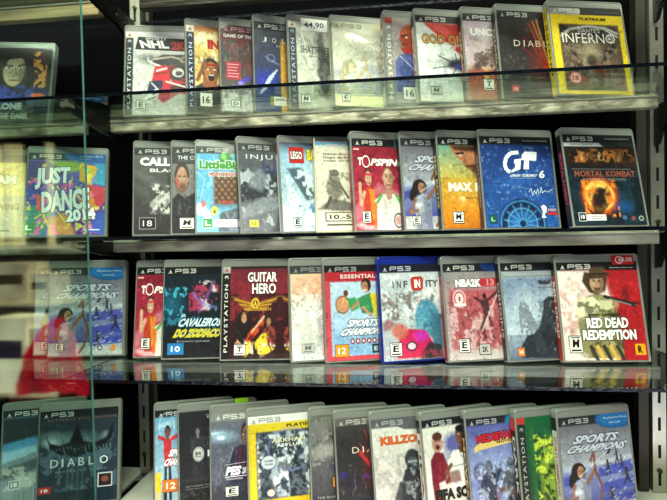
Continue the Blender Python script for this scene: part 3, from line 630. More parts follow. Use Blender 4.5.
def tennis():
    cv,t,h,r=new('8E1F34','C03A52')
    header(cv,'131417'); cv.noise(171,.25,5); cv.poly([(0,.75),(.5,.5),(1,.6),(1,.66),(.4,.62),(0,.95)],'D88A96',.6,.06); cv.poly([(0,.95),(.4,.8),(.6,1),(.2,1)],'E8C0C4',.7,.05); cv.noise(172,.6,6,'6A1020',(0,.1,1,.5),.55)
    # left player
    cv.poly([(.16,.6),(.3,.52),(.42,.56),(.44,.95),(.2,.95)],'C8462E'); cv.poly([(.3,.56),(.42,.56),(.42,.9),(.34,.9)],'E08A3A'); cv.line([(.2,.6),(.12,.72),(.12,.5)],.03,'D8A890'); cv.ell(.3,.42,.09,.1,'5A2A22'); cv.ell(.3,.44,.065,.08,'D0A088'); cv.rect(.22,.385,.39,.41,'C83A4A')
    for k in(-1,1): cv.ell(.3+k*.028,.435,.012,.007,'1A1010')
    cv.line([(.27,.49),(.33,.49)],.006,'7A2A24')
    # right player
    cv.poly([(.4,.68),(.58,.61),(.8,.61),(1,.68),(1,1),(.42,1)],'DEDBD4'); cv.poly([(.6,.64),(.66,.72),(.62,1),(.56,1)],'B8B4AE',.6,.03); cv.line([(.46,.7),(.56,.62)],.022,'5AA84A'); cv.line([(.86,.62),(.94,.7)],.022,'5AA84A'); cv.line([(.42,.72),(.4,.95)],.03,'E07A3A')
    cv.poly([(.62,.56),(.8,.56),(.76,.66),(.68,.68)],'B88A78'); cv.ell(.72,.43,.115,.125,'7A5242'); cv.ell(.71,.44,.1,.115,'C8A08C'); cv.ell(.78,.45,.05,.1,'8A6250',.6,.6); cv.ell(.69,.36,.05,.03,'E8CCBC',.6,.6)
    for k in(-1,1): cv.ell(.72+k*.045,.42,.018,.01,'2A1A14'); cv.line([(.72+k*.07,.395),(.72+k*.02,.4)],.006,'4A2A20')
    cv.line([(.72,.42),(.735,.47),(.71,.475)],.006,'8A5A48'); cv.line([(.68,.51),(.76,.51)],.008,'8A3A34'); cv.ell(.6,.43,.014,.025,'B88A78'); cv.ell(.84,.43,.014,.025,'B88A78')
    cv.ring(.88,.9,.09,.012,'3A2A3A'); cv.ell(.88,.9,.07,.05,'B84A5A',.6)
    cv.poly([(.88,-.1),(1.1,-.1),(1.1,.1),(.9,.085)],'1E6A8A')
    hdr(h,'C4C4BE')
    t.T('T',.1,.21,.19,.3,'F2EEEA',.06,3,skew=.1); t.W([(.27+.075*math.cos(a),.255+.075*math.sin(a)/ASP) for a in [k*PI/9 for k in range(19)]],.009,'F2EEEA',3)
    t.T('PSPIN',.38,.22,.93,.3,'F2EEEA',.05,3,skew=.1); t.T('4',.95,.22,1.0,.3,'F2EEEA',.03,3); t.R(.02,.11,.14,.13,'E8B0B0',2)
    r.badge('E',.09,.8,.2,.92)
    return cv,t,h,r
cv,t,h,r=tennis()
squeeze(cv,.66,t)
game('top',POS['top'],0,'crimson tennis case with two players, on the middle shelf beside the beige sleeve',cv,t,h,r,spine=('8A1F30',None))
cv,t,h,r=sports()
game('spc',POS['spc'],0,'grey-violet archer case between the crimson tennis case and the yellow bearded one',cv,t,h,r,spine=('2A2A34',None))

cv,t,h,r=new('7AA08A','D9962A')
header(cv,'131417'); cv.grad('6FA090','C9B45A',0,.09,1,.45); cv.grad('CDA844','D9902A',0,.45,1,.8); cv.grad('D98E28','B8701E',0,.8,1,1); cv.noise(181,.2,6)
cv.poly([(.22,.09),(1,.09),(1,.46),(.72,.4),(.62,.34),(.56,.36),(.5,.28),(.4,.24),(.3,.17)],'B47A56',1,.02)
cv.poly([(.24,.09),(1,.09),(1,.16),(.5,.15),(.34,.14)],'3A2418',.9,.03); cv.poly([(.5,.3),(.62,.36),(.8,.42),(1,.46),(1,.3),(.75,.3)],'6A4430',.75,.05); cv.line([(.36,.18),(.52,.17)],.014,'2A180E'); cv.ell(.46,.2,.04,.012,'E8DCC8',.8); cv.ell(.47,.2,.014,.011,'20140C'); cv.line([(.52,.2),(.56,.26),(.5,.28)],.008,'6A3A26'); cv.line([(.56,.32),(.72,.31)],.01,'5A2418'); cv.noise(182,.5,16,'3A2418',(.5,.28,1,.46),.55)
cv.ell(.42,.68,.1,.04,'F0D9A0',.7,.5); cv.noise(183,.5,12,'F0C060',(.2,.6,1,.78),.6)
hdr(h,'BEBEBA'); t.T('MAX',.1,.5,.44,.6,'F2EEE0',.07); t.T('PAYNE 3',.48,.5,1.0,.6,'F2EEE0',.06); t.T('ROCKSTAR',.33,.66,.5,.68,'5A4A2A',.0)
r.badge('M',.14,.82,.28,.94)
squeeze(cv,.68)
game('max',POS['max'],0,'case fading from green to orange with a bearded face and white letters',cv,t,h,r,spine=('1E1E18','MAX PAYNE',None,'D8B83A'))

cv,t,h,r=new('20407E','2A5AA0')
header(cv,'16181C'); cv.grad('1E3A78','2C58A4',0,.09,1,.75); cv.noise(191,.25,4); cv.ell(.45,.5,.5,.12,'3A74C4',.45,.9,rot=-12); cv.ell(.8,.35,.3,.1,'3A6ABC',.35,.9,rot=-30); cv.noise(192,.6,26,'8AB0E0',(0,.1,1,.9),.78,.05)
cv.ell(.5,.96,.33,.27,'16305C',1,.05); cv.ring(.5,.96,.3,.012,'4486C0',.9); cv.ring(.5,.96,.26,.02,'12284E',.9); cv.ring(.5,.96,.2,.01,'5A9CD0',.8); cv.ell(.5,.96,.18,.14,'2A6CB0',.8,.3)
for k in range(14): a=PI*k/7+.2; cv.line([(.5+.05*math.cos(a),.96+.05*math.sin(a)/ASP),(.5+.26*math.cos(a),.96+.26*math.sin(a)/ASP)],.006,'6AACDC',.7,.02)
cv.ell(.5,.96,.045,.035,'12284A')
hdr(h,'B8B8B4',net='PlayStation.Network')
# the racing game's G and T mark: a swept ring and a chequered bar
G=[(.53,.175),(.42,.185),(.35,.235),(.32,.31),(.34,.375),(.39,.395)]; t.W(G,.027,'EEF2F8',3); t.P([(.46,.255),(.56,.245),(.535,.365),(.4,.405),(.41,.375),(.46,.35),(.47,.3),(.45,.3)],'EEF2F8',3)
t.P([(.62,.165),(.79,.17),(.77,.27),(.67,.265),(.655,.365),(.575,.365),(.6,.265),(.56,.262),(.575,.2)],'EEF2F8',3)
t.T('GRAN TURISMO',.385,.42,.755,.45,'F0F2F8',.03,3,skew=.1); t.R(.385,.462,.74,.467,'9AB4DC',3); t.T('6',.79,.375,.87,.465,'F4F6FA',.03,4,skew=.2)
t.W([(.62,.62),(.66,.58),(.67,.66),(.7,.6),(.72,.64),(.75,.58),(.76,.65)],.004,'D8E4F4',3); t.W([(.78,.63),(.8,.56),(.81,.63),(.85,.6),(.88,.62),(.96,.585)],.004,'D8E4F4',3); t.E(.45,.56,.022,'6A8AC0',3); t.E(.45,.56,.014,'24488A',4); t.W([(.48,.56),(.66,.59)],.003,'8AA8D8',3)
r.P([(.77,.78),(.81,.755),(.85,.78),(.84,.84),(.81,.86),(.83,.9),(.77,.9),(.79,.84)],'F0EEEC',2); r.T('BONUS',.86,.8,.98,.83,'E8B8B8',.03,4); r.R(.86,.84,1.0,.87,'C8323A',3); r.badge('L',.05,.87,.14,.95,bg='1E5A4A',fg='8AC8A8',bd='1A3A50',sub=False)
game('gt6',POS['gt6'],0,'royal-blue case with a white racing logo above a glowing car wheel',cv,t,h,r,spine=('3A2A3C','GRAN TURISMO',None,'9A8AA0'))

cv,t,h,r=new('1E2C34','16222A')
header(cv,'1C1F22'); cv.grad('A8ACAC','C8CACA',0,.09,.55,.13); cv.poly([(.5,.09),(.56,.14),(1,.15),(1,.09)],'2C2F30'); cv.rect(.0,.135,1,.4,'231C18')
cv.noise(201,.9,8,'A86A34',(.05,.15,1,.32),.52); cv.noise(202,.8,13,'D8A868',(.2,.16,.8,.3),.64); cv.noise(203,.7,9,'3A2016',(0,.14,1,.36),.55)
cv.rect(0,.38,1,1,'15242C',1,.05); cv.noise(204,.6,5,'1E3A48',(0,.4,1,1),.5)
cv.ring(.4,.68,.19,.06,'B0441A',.9,.1); cv.ring(.4,.68,.19,.032,'E8782A',.95,.05); cv.ring(.4,.68,.185,.012,'FFD878',.9,.03); cv.line([(.26,.72),(.34,.6),(.44,.56),(.52,.62),(.46,.66),(.5,.74),(.42,.82)],.014,'FFC860',.8,.03); cv.noise(205,.9,11,'F08A2A',(.16,.5,.66,.92),.62); cv.ell(.4,.68,.13,.1,'5A1E10',.7,.6); cv.poly([(.26,.78),(.34,.72),(.4,.62),(.52,.58),(.46,.7),(.5,.8),(.38,.9),(.3,.88)],'1A1C1E',.85,.03); cv.line([(.24,.6),(.34,.56),(.48,.58)],.02,'FFD86A',.8,.04)
cv.ell(.72,.8,.18,.1,'1E5AA0',.75,.9); cv.ell(.7,.72,.08,.12,'2A4A6A',.5,.8)
hdr(h,'B8B8B4',net='PlayStation.Network')
t.TO('MORTAL KOMBAT',.09,.405,.95,.475,'9A5A48','200E0A',.03,.07,space=1.02); t.T('KOMPLETE EDITION',.2,.49,.8,.515,'A8A4A0',.0,space=1.2); t.R(.06,.385,.9,.39,'8A8680',2); t.T('THE ULTIMATE',.08,.1,.4,.12,'4A4A4A',.0)
r.badge('18',.07,.87,.16,.95,bg='1A1A1A',fg='E8E8E8',bd='D8D8D8',sub=False); r.R(.17,.885,.44,.95,'E4E2DC',2); r.R(.24,.9,.4,.908,'8A8A88',3); r.R(.24,.922,.38,.93,'8A8A88',3); r.E(.7,.92,.03,'4A6A9A',2); r.E(.82,.93,.03,'8A4A4A',2); r.E(.93,.93,.035,'B0B0B0',2); r.E(.93,.93,.022,'3A3A3C',3)
game('mok',POS['mok'],0,'dark case with a burning orange ring, last on the middle shelf',cv,t,h,r,spine=('141416','MORTAL KOMBAT',None,'C03A4A'))

# --- third row
cv,t,h,r=tennis()
squeeze(cv,.66,t)
game('ten',POS['ten'],-S,'crimson tennis case with two players, half hidden behind the dark teal case',cv,t,h,r,spine=('8A1F30',None))

cv,t,h,r=new('16242E','1A1C22')
header(cv,'121316'); cv.noise(211,.4,6); cv.grad('10202C','161A22',0,.09,1,1,a=.6); cv.ell(.12,.42,.3,.22,'1E6A8A',.75,1.0); cv.noise(212,.8,10,'4AB0CC',(0,.22,.42,.65),.64); cv.ell(.6,.35,.22,.2,'4A1A3A',.8,.8)
cv.noise(213,.9,9,'A83A5A',(.42,.2,.95,.5),.58); cv.noise(214,.9,12,'D8C8D0',(.5,.15,.95,.5),.7); cv.line([(.6,.5),(.72,.35),(.86,.18)],.02,'9A5A9A',.7,.04); cv.line([(.5,.3),(.66,.42),(.9,.46)],.015,'6A7AC0',.7,.04); cv.noise(215,.6,10,'3A8AA8',(.0,.55,.9,.7),.66); cv.rect(0,.8,1,1,'1C1C20',.8,.05)
hdr(h,'BEBEBA')
t.TO('CAVALEIROS',.27,.575,.99,.665,'DCE8EC','2A6A8A',.03,.09,skew=.1); t.TO('DO ZODIACO',.2,.69,.99,.785,'D8D030','F0F0D8',.05,.1,skew=.1); t.TO('DO ZODIACO',.2,.69,.99,.785,'D8C828','3A4A1A',.04,.065,d=5,skew=.1); t.T('BATALHA DO SANTUARIO',.24,.815,.8,.835,'A8B0B8',.0); t.T('OS',.3,.53,.38,.56,'DCE8EC',.02)
r.badge('10',.07,.85,.27,.96,bg='2A78B0',fg='F0F4F8',bd='2A78B0',sub=False,off=.02)
squeeze(cv,.78,t)
game('cav',POS['cav'],-S,'dark teal case with yellow slanted letters and a blue number square',cv,t,h,r)

cv,t,h,r=new('5A1A28','2A1014')
cv.noise(221,.35,5); cv.grad('6A1E30','8A2430',.1,0,1,.3,a=.7); cv.rect(-.1,-.1,1.1,.03,'2A1418'); cv.rect(.1,.35,1,1,'2A1214',.6,.1); cv.noise(222,.7,7,'8A2A34',(.1,.05,1,.6),.55)
# winged gold emblem
for k in range(7):
    for s in(-1,1): cv.line([(.56+s*.08,.40+.012*k),(.56+s*(.42-.045*k),.335+.028*k)],.009,'C89A3A' if k%2 else '8A5A1E',.95)
cv.ell(.56,.41,.075,.06,'D8AA3A'); cv.ell(.56,.41,.045,.035,'4A2010')
# band: three figures
cv.person(.36,.48,1.15,.24,'B88A70','1A1210','1E1A1A','1A1618',[((.28,.66),(.2,.8),(.3,.86)),((.44,.66),(.5,.78))],.03)
cv.ell(.36,.56,.1,.07,'1A1210',.5); cv.ell(.36,.57,.05,.045,'B88A70'); 
for k in(-1,1): cv.ell(.36+k*.02,.565,.008,.006,'10100C'); cv.line([(.36+k*.06,.55),(.36+k*.075,.68)],.016,'1A1210')
cv.person(.8,.55,1.2,.2,'A87A60','2A1A14','8A3A34','3A2020',[((.74,.72),(.66,.8)),((.88,.72),(.92,.84))],.03)
cv.poly([(.44,.72),(.66,.6),(.72,.58),(.7,.66),(.5,.8),(.42,.95),(.34,.96),(.36,.86)],'C84A2A',.95); cv.poly([(.34,.86),(.46,.8),(.5,.9),(.4,.98),(.3,.96)],'E8C83A'); cv.poly([(.54,.84),(.68,.74),(.8,.72),(.78,.86),(.9,.9),(.7,.98),(.6,.94)],'E0C03A'); cv.line([(.5,.72),(.72,.55)],.012,'D8B898')
cv.noise(223,.85,14,'E4D8C8',(.35,.78,.95,1),.66); cv.noise(224,.8,13,'180C0E',(.12,.6,1,1),.62); cv.rect(.1,.95,1,1,'3A2A2A',.5,.02)
band(cv,h,'1A1618',tc='D8D4CE',top='A8A4A0')
t.TO('GUITAR',.42,.065,.95,.175,'F2F0EC','1A1010',.03,.07); t.TO('HERO',.5,.19,.93,.305,'F2F0EC','1A1010',.03,.07); t.T('A',.53,.385,.59,.435,'E8C050',.05,3); t.T('AEROSMITH',.36,.455,.84,.49,'C89A3A',.02,3)
r.badge('T',.17,.85,.31,.96)
squeeze(cv,.74,t,keep=.105)
game('gui',POS['gui'],-S,'maroon case with white gothic letters, a gold winged emblem and a rock band',cv,t,h,r)

cv,t,h,r=new('D8C4B0','C4CCC8')
header(cv,'3A3C3C'); cv.grad('E0BCA0','D9BFAA',0,.09,1,.4); cv.grad('D4CCC0','BFC8C4',0,.4,1,1); cv.noise(231,.15,5); cv.noise(232,.6,6,'D99A78',(0,.12,1,.45),.55); cv.noise(233,.7,6,'E8E8E0',(0,.3,1,1),.5)
cv.ell(.4,.35,.1,.06,'A89A8C',.5,.6); cv.poly([(.3,.42),(.6,.34),(.8,.45),(.6,.9),(.34,.95)],'9AA4A4',.5,.08); cv.line([(.35,.5),(.42,.92)],.02,'88908E',.5,.05)
hdr(h,'8A8C8A'); t.T('INFAMOUS',.2,.48,.98,.56,'EEF0EA',.03,skew=.1); t.W([(.12,.53),(.18,.49),(.22,.53),(.17,.56),(.12,.53)],.008,'EEF0EA',3); t.T('TWO',.36,.585,.7,.63,'E4E6E0',.02,skew=.1)
r.badge('M',.13,.83,.28,.92,bg='B4B8B2',fg='6A6C6A',bd='8A8C8A')
game('fad',POS['fad'],-S,'sun-faded pale case with peach top and ghostly white letters',cv,t,h,r,spine=('D0C8B8',None,'8A7A70'))

cv,t,h,r=new('C0404A')
header(cv,'1A1416'); cv.rect(0,.075,1,.17,'B02A34'); cv.rect(0,.17,1,1,'C44A54'); cv.rect(.09,.18,.98,.95,'A8C4DC',1,.01); cv.grad('BCD0E0','8FB4D4',.09,.18,.98,.95); cv.noise(241,.18,5); cv.noise(242,.5,8,'6A9AC8',(.1,.7,.95,.95),.5)
cv.ell(.28,.42,.11,.09,'C8906A'); cv.ring(.28,.42,.11,.008,'7A4A2A'); cv.line([(.36,.36),(.46,.4)],.014,'6A4A3A'); cv.ell(.34,.3,.04,.035,'6A3A2A'); cv.poly([(.36,.36),(.5,.34),(.56,.46),(.42,.5)],'3A9A5A')
cv.poly([(.52,.36),(.74,.3),(.86,.36),(.84,.52),(.6,.52)],'3E8A5A'); cv.poly([(.74,.3),(.98,.34),(.98,.62),(.8,.56)],'E0C83A'); cv.ell(.68,.22,.085,.075,'2E1C14'); cv.ell(.66,.24,.055,.06,'B88468')
for k in(-1,1): cv.ell(.66+k*.022,.235,.01,.006,'1A100C')
cv.line([(.63,.275),(.69,.275)],.007,'F0E8E0'); cv.line([(.54,.4),(.44,.46)],.022,'B88468'); cv.line([(.62,.46),(.74,.54)],.022,'B88468')
hdr(h,'9A9A98'); t.T('ESSENTIALS',.26,.1,.9,.145,'E8D0D0',.035,space=1.15)
t.TO('SPORTS',.36,.58,.86,.655,'F0F0F4','3A3A5A',.05,.1,skew=.12); t.TO('CHAMPIONS',.25,.67,.95,.745,'F0F0F4','3A3A5A',.05,.1,skew=.12)
for i in range(6): t.E(.42+.09*i,.805,.036,'8A2A34',3); t.E(.42+.09*i,.805,.02,'E8C8C8',4)
r.badge('12',.11,.84,.28,.96,bg='D8902A',fg='F8F0E0',bd='8A5A1A',sub=False,off=.02); r.badge('E',.6,.85,.68,.93,bg='3A4A5A',fg='C8D8E0',sub=False); r.E(.84,.86,.12,'2A8AC0',2,rv=.06); r.T('MOVE',.76,.85,.93,.875,'D8ECF4',.01,4)
squeeze(cv,.8,t)
game('ess',POS['ess'],-S,'pink-red framed case with a tennis woman on a light blue ground',cv,t,h,r,spine=('B83A48',None,'8A2A34'))

cv,t,h,r=new('C4C8CC','AAB0B8')
header(cv,'1A1C30'); cv.noise(251,.25,5); cv.noise(252,.8,9,'6A6460',(0,.28,1,.6),.56); cv.noise(253,.8,10,'E8E8EA',(0,.1,1,.6),.6); cv.noise(254,.6,12,'8A4A3A',(.05,.3,.9,.55),.7)
cv.ell(.74,.58,.2,.2,'4A8CA8',.95,.2); cv.noise(255,.5,8,'8ABCCC',(.5,.42,.95,.75),.55); cv.poly([(.8,.5),(.98,.55),(.98,.9),(.8,.85)],'3A6A84',.9,.05)
cv.poly([(.22,.98),(.26,.78),(.42,.68),(.7,.7),(.82,.84),(.8,.98)],'C8285A'); cv.ell(.62,.76,.16,.08,'C03AC8',.8,.8); cv.ell(.28,.7,.13,.08,'C86A5A',.9,.4); cv.poly([(.6,.95),(.75,.82),(.95,.86),(.98,1),(.6,1)],'2A2A34',.95,.03); cv.ell(.46,.86,.09,.05,'2A1A3A'); cv.ell(.46,.86,.065,.035,'E0C0D0'); cv.poly([(.0,.62),(.1,.56),(.2,.62),(.12,.68),(.02,.7)],'8A2A2A',.7,.04); cv.noise(256,.4,8,'B83A4A',(.0,.9,1,1),.5)
hdr(h,'B4B6C4')
for ch,a in zip('INF',(.2,.27,.38)): t.T(ch,a,.175,a+(.02 if ch=='I' else .07),.25,'5A5E64',.03)
t.P([(.5,.16),(.535,.135),(.68,.135),(.71,.16),(.7,.26),(.66,.285),(.545,.285),(.51,.26)],'B83A30',2); t.T('IN',.56,.165,.66,.255,'F2EEEA',.05,4); t.T('ITY',.75,.175,.96,.25,'5A5E64',.03)
r.badge('E',.09,.82,.24,.95)
squeeze(cv,.82,t)
game('inf',POS['inf'],-S,'bright blue plastic case with silver cover and pink and teal shapes',cv,t,h,r,shell=BLUE,spine=('20307A',None,'1C2A6A'))

cv,t,h,r=new('B0888C','B0A0A2')
header(cv,'1C1E24'); cv.ell(.88,.03,.2,.07,'1A3A78'); cv.grad('8E8A8E','A89296',0,.09,1,.3); cv.rect(.63,.16,.98,.25,'B82A34',.95,.01); cv.rect(.08,.27,.98,.9,'B04A54',.85,.06); cv.noise(261,.3,5); cv.noise(262,.7,8,'D8B8BA',(.05,.45,1,.9),.55); cv.noise(263,.7,14,'7A2A34',(.05,.3,1,.9),.66)
cv.ell(.7,.35,.035,.03,'2A1A1C'); cv.poly([(.62,.4),(.76,.37),(.78,.5),(.66,.56)],'3A2A30',.9); cv.line([(.74,.4),(.95,.3)],.018,'4A2A28'); cv.line([(.64,.42),(.52,.36)],.016,'4A2A28'); cv.line([(.7,.55),(.6,.68),(.66,.78)],.022,'5A3034'); cv.line([(.73,.54),(.8,.66)],.02,'5A3034'); cv.line([(.96,.3),(.6,.72)],.008,'E8D8D8',.8)
cv.grad('B8ACAC','C4BCBA',0,.9,1,1,a=.7)
hdr(h,'C0C0BC'); t.TO('NBA2K',.2,.165,.66,.25,'F0EEEC','5A4A50',.06,.1); t.T('13',.76,.17,.9,.24,'D8888A',.05,3)
t.E(.25,.37,.12,'D8A8AA',2); t.E(.25,.37,.09,'A83A48',3); t.E(.25,.37,.075,'E0C8C8',4); t.R(.235,.35,.265,.395,'A83A48',5); t.R(.15,.42,.36,.45,'E8D8D8',5)
r.badge('E',.14,.79,.27,.92); r.badge('2K',.4,.85,.54,.95,bg='B8B4B2',fg='3A3A3C',sub=False)
squeeze(cv,.75,t)
game('nba',POS['nba'],-S,'rose and grey basketball case with a leaping player and white letters',cv,t,h,r,spine=('9A2A3A',None,'1C1E24'))

cv,t,h,r=new('8FA0BC','B8C4D4')
header(cv,'1C1E22'); cv.grad('A8ACB0','8A9098',0,.09,1,.16); cv.grad('7C8CA8','C0CCDA',0,.17,1,.75); cv.grad('9AA8BC','5A6474',0,.75,1,1); cv.noise(271,.12,4); cv.ell(.42,.5,.26,.28,'D4DEE8',.6,1.0)
# dark jagged crag rising at the right
cv.poly([(.22,.98),(.24,.86),(.36,.76),(.5,.74),(.62,.66),(.7,.52),(.74,.4),(.84,.36),(1,.36),(1,1)],'2C3038',1,.012); cv.poly([(.84,.2),(1,.2),(1,.38),(.84,.36)],'B0B8C4',.5,.02); cv.noise(272,.6,9,'3E444E',(.24,.4,1,1),.5); cv.noise(273,.6,20,'8A94A4',(.8,.4,1,1),.7); cv.line([(.97,.6),(.9,.72),(.98,.8)],.006,'C8D0DC')
cv.poly([(.66,.2),(.72,.18),(.76,.2),(.8,.19),(.86,.2),(.93,.18),(.9,.23),(.8,.24),(.76,.235),(.7,.235)],'3A3E46')
hdr(h,'B8B8B4'); t.T('ARKHAM ORIGINS',.66,.255,.96,.275,'5A626E',.0); t.R(.05,.12,.9,.124,'D0D2D4',2)
r.badge('14',.12,.88,.2,.96,bg='C87A3A',fg='F0E0D0',bd='8A5A3A',sub=False)
squeeze(cv,.72,t)
game('ark',POS['ark'],-S,'misty blue-grey case with a dark crag silhouette and small orange square',cv,t,h,r,spine=('1E2024','ORIGINS',None,'B8C0C8'))

cv,t,h,r=new('B02228','A81C24')
header(cv,'141416'); cv.noise(281,.15,4); cv.poly([(0,.09),(.56,.09),(.66,.5),(.66,1),(0,1)],'E0D8D0',1,.02); cv.poly([(.0,.3),(.25,.09),(.56,.09),(.66,.5),(.3,.6),(0,.9)],'D8A8A4',.6,.12); cv.noise(282,.5,6,'E8ECE4',(0,.1,.5,.8),.45); cv.noise(283,.5,6,'C05A5C',(.0,.3,.4,.9),.55)
cv.ell(.82,.35,.06,.13,'6A1418',.8,.5); cv.noise(284,.7,14,'6A1014',(.66,.4,1,.56),.55)
# gunman with a wide hat and long coat
cv.poly([(.2,.62),(.24,.46),(.34,.36),(.46,.32),(.6,.36),(.68,.5),(.72,.98),(.24,.98)],'8A845E'); cv.poly([(.18,.5),(.26,.38),(.42,.36),(.5,.44),(.36,.54),(.22,.58)],'DAD6B4',1,.02); cv.noise(285,.8,12,'4E482E',(.2,.4,.74,.98),.56); cv.noise(286,.6,14,'D8D4B0',(.18,.36,.5,.6),.62)
cv.poly([(.34,.1),(.3,.2),(.38,.32),(.48,.34),(.58,.3),(.62,.16)],'4A3426',1,.02); cv.ell(.48,.22,.085,.1,'B8967A'); cv.ell(.54,.24,.04,.09,'6A4A38',.7,.6); cv.ell(.49,.14,.17,.035,'4A3826',1,.15,rot=-6); cv.poly([(.39,.135),(.41,.06),(.57,.06),(.6,.13)],'5A4632',1,.01); cv.line([(.39,.128),(.6,.122)],.008,'241A12')
for k in(-1,1): cv.ell(.48+k*.032,.205,.013,.008,'140E0A'); cv.line([(.48+k*.05,.188),(.48+k*.015,.192)],.006,'2A1A10')
cv.line([(.48,.21),(.475,.245),(.49,.25)],.006,'7A5844'); cv.ell(.48,.29,.06,.035,'5A4030',.8,.5); cv.line([(.45,.275),(.51,.275)],.006,'4A1E18')
cv.poly([(.5,.4),(.64,.4),(.7,.46),(.58,.5),(.48,.48)],'C8C49E'); cv.ell(.68,.44,.045,.035,'A88468'); cv.line([(.56,.36),(.9,.44)],.02,'1E1C1C'); cv.line([(.62,.385),(.9,.455)],.007,'8A8682'); cv.ell(.91,.45,.035,.026,'161414'); cv.ell(.925,.452,.02,.015,'4A4644')
for i in range(5): cv.poly([(.3+.08*i,.86),(.34+.08*i,.84),(.42+.08*i,1),(.37+.08*i,1)],'C8A04A' if i%2 else '3A3420')
cv.rect(.0,.93,.28,1,'C8B8B0',.6,.03)
hdr(h,'C8C8C4'); h.T('PlayStation.Network',.66,.055,.95,.07,'D0D0CC',.0)
t.T('ROCKSTAR GAMES PRESENTS',.34,.535,.72,.56,'1A1210',.03); t.TO('RED DEAD',.3,.575,.81,.68,'F4F0EC','2A1A18',.05,.1,d=3); t.TO('REDEMPTION',.24,.695,.89,.8,'F4F0EC','2A1A18',.05,.1,d=3)
r.badge('M',.07,.76,.22,.92,bg='D8D4CC'); r.R(.855,.84,.98,.95,'D89A1E',2); r.T('R',.885,.86,.94,.93,'1A1408',.04,4)
st=Ink(); st.R(.7,-.065,.97,.03,'B81E22',4); st.W([(.79+.045*math.cos(a),-.018+.035*math.sin(a)) for a in [k*PI/8 for k in range(17)]],.006,'EED8D8',5); st.T('60,00',.78,-.045,.95,.008,'F4E8E8',.01,6)
game('rdr',POS['rdr'],-S,'red and cream case with a gunman in a hat and a red price sticker',cv,t,h,r,sticker=st,spine=('B8342A','RED DEAD',None,'F0E8E0'))

# --- fourth row, bottom deck
cv,t,h,r=new('6AA0C4','A8C4D4')
header(cv,'15161A'); cv.noise(291,.2,5); cv.ell(.3,.18,.3,.06,'C8E0EC',.6,.8,rot=-8); cv.ring(.3,.2,.2,.006,'E0F0F8',.6)
cv.person(.32,.2,1.15,.22,'7A4A34','1A1210','C83438','2A2E38',[((.24,.36),(.1,.33),(.2,.35)),((.42,.36),(.56,.33),(.5,.36))],.026)
for k in(-1,1): cv.ell(.32+k*.02,.285,.008,.005,'10100C')
cv.poly([(0,.76),(.16,.76),(.16,1),(0,1)],'E8C020')
hdr(h,'B8B8B8'); t.TO('SPORTS',.36,.49,.99,.58,'F4F4F6','B0242C',.06,.13,skew=.12); t.TO('CHAMPIONS',.24,.6,1.0,.69,'F4F4F6','B0242C',.06,.13,skew=.12)
r.badge('12',.1,.86,.3,1.0,bg='D8782A',fg='F8F0E0',bd='8A4A1A',sub=False,off=.02)
squeeze(cv,.5,t)
game('sch',POS['sch'],Z4,'light blue case with a woman in a red shirt, leftmost after the steel post',cv,t,h,r)

cv,t,h,r=new('1E1E20','141416')
cv.noise(301,.3,8); cv.rect(0,-.1,1,.02,'2A2A2C')
for x,s in ((.36,1),(.68,1)):
    cv.person(x,.2,.82,.22,'7A7876','2A2A2A','2C2C2E','232325',[((x-.1,.34),(x-.12,.5)),((x+.1,.34),(x+.12,.5))],.022)
cv.noise(302,.5,14,'4A4A4C',(.2,.2,.9,.8),.62); cv.rect(.0,.82,1,.85,'3A3030',.6,.02)
h.T('SUPERSTARS',.36,.06,.8,.085,'C8C8C8',.01); h.R(.34,.045,.82,.05,'9A9A9A',2)
t.E(.37,.53,.11,'C4C2BE',2); t.E(.37,.53,.098,'5A5A5C',3); t.E(.37,.53,.09,'C8C6C2',4); t.T('EA',.31,.5,.43,.54,'3A3A3C',.04,6,skew=.15); t.T('SPORTS',.31,.55,.43,.57,'3A3A3C',.02,6); t.T('FIFA',.55,.49,.95,.57,'F0F0F0',.07)
r.T('FEATURING THE WORLD LEAGUE',.08,.9,.7,.915,'9A9A9A',.0); r.T('OFFICIAL LICENSED PRODUCT',.08,.93,.66,.945,'8A8A8A',.0)
def green_sticker(root):
    link('green_sticker',[(.030,-.0146,.1625),(.052,-.0146,.1625),(.052,-.0146,.1718),(.030,-.0146,.1718),(.052,-.0075,.1720),(.030,-.0075,.1720)],[(0,1,2,3),(3,2,4,5)],mat('fluorescent_green_sticker','A8D820',.5,0,0,60,.1),root)
squeeze(cv,.66,t)
game('fif',POS['fif'],Z4,'black case with two standing players and a fluorescent green sticker on top',cv,t,h,r,extra=green_sticker,spine=('1A1A1C',None))

cv,t,h,r=new('4A4C58','3A3C48')
cv.rect(-.1,-.1,1.1,.1,'8A8C88'); cv.grad('6A6E7A','3C4050',0,.1,1,1); cv.noise(311,.3,5); cv.ell(.2,.28,.6,.1,'A8CCE4',.85,1.0,rot=3); cv.ell(.25,.3,.14,.03,'F0FAFF',.95,.8); cv.ell(.1,.24,.3,.02,'E0F0FA',.7,.9)
cv.face(.9,.28,.12,'8A5E48','1A1412','2A1A14'); cv.poly([(.42,.62),(.56,.44),(.78,.4),(1,.42),(1,1),(.5,1)],'23283E')
for k in range(4): cv.line([(.66+.1*k,.43),(.6+.1*k,.8)],.018,'6A2038',.9)
cv.poly([(0,.86),(1,.84),(1,1),(0,1)],'3A3A40',.7,.03); cv.noise(312,.4,12,'7A7E8A',(0,.5,.5,.95),.62); cv.line([(.45,.6),(.56,.44)],.005,'B8C0D0')
hdr(h,'D8D8D4',x=.02); t.TO('PES',.38,.65,.76,.76,'F4F4F6','2A2A3A',.06,.12,skew=.15); t.TO('2013',.79,.67,1.0,.75,'E0E0E4','2A2A3A',.04,.08,skew=.15); t.T('PRO EVOLUTION SOCCER',.38,.79,.8,.81,'D8D8DC',.02); t.W([(.34,.775),(.98,.77)],.005,'E8E8EC'); t.W([(.34,.63),(.98,.61)],.004,'C8C8D0')
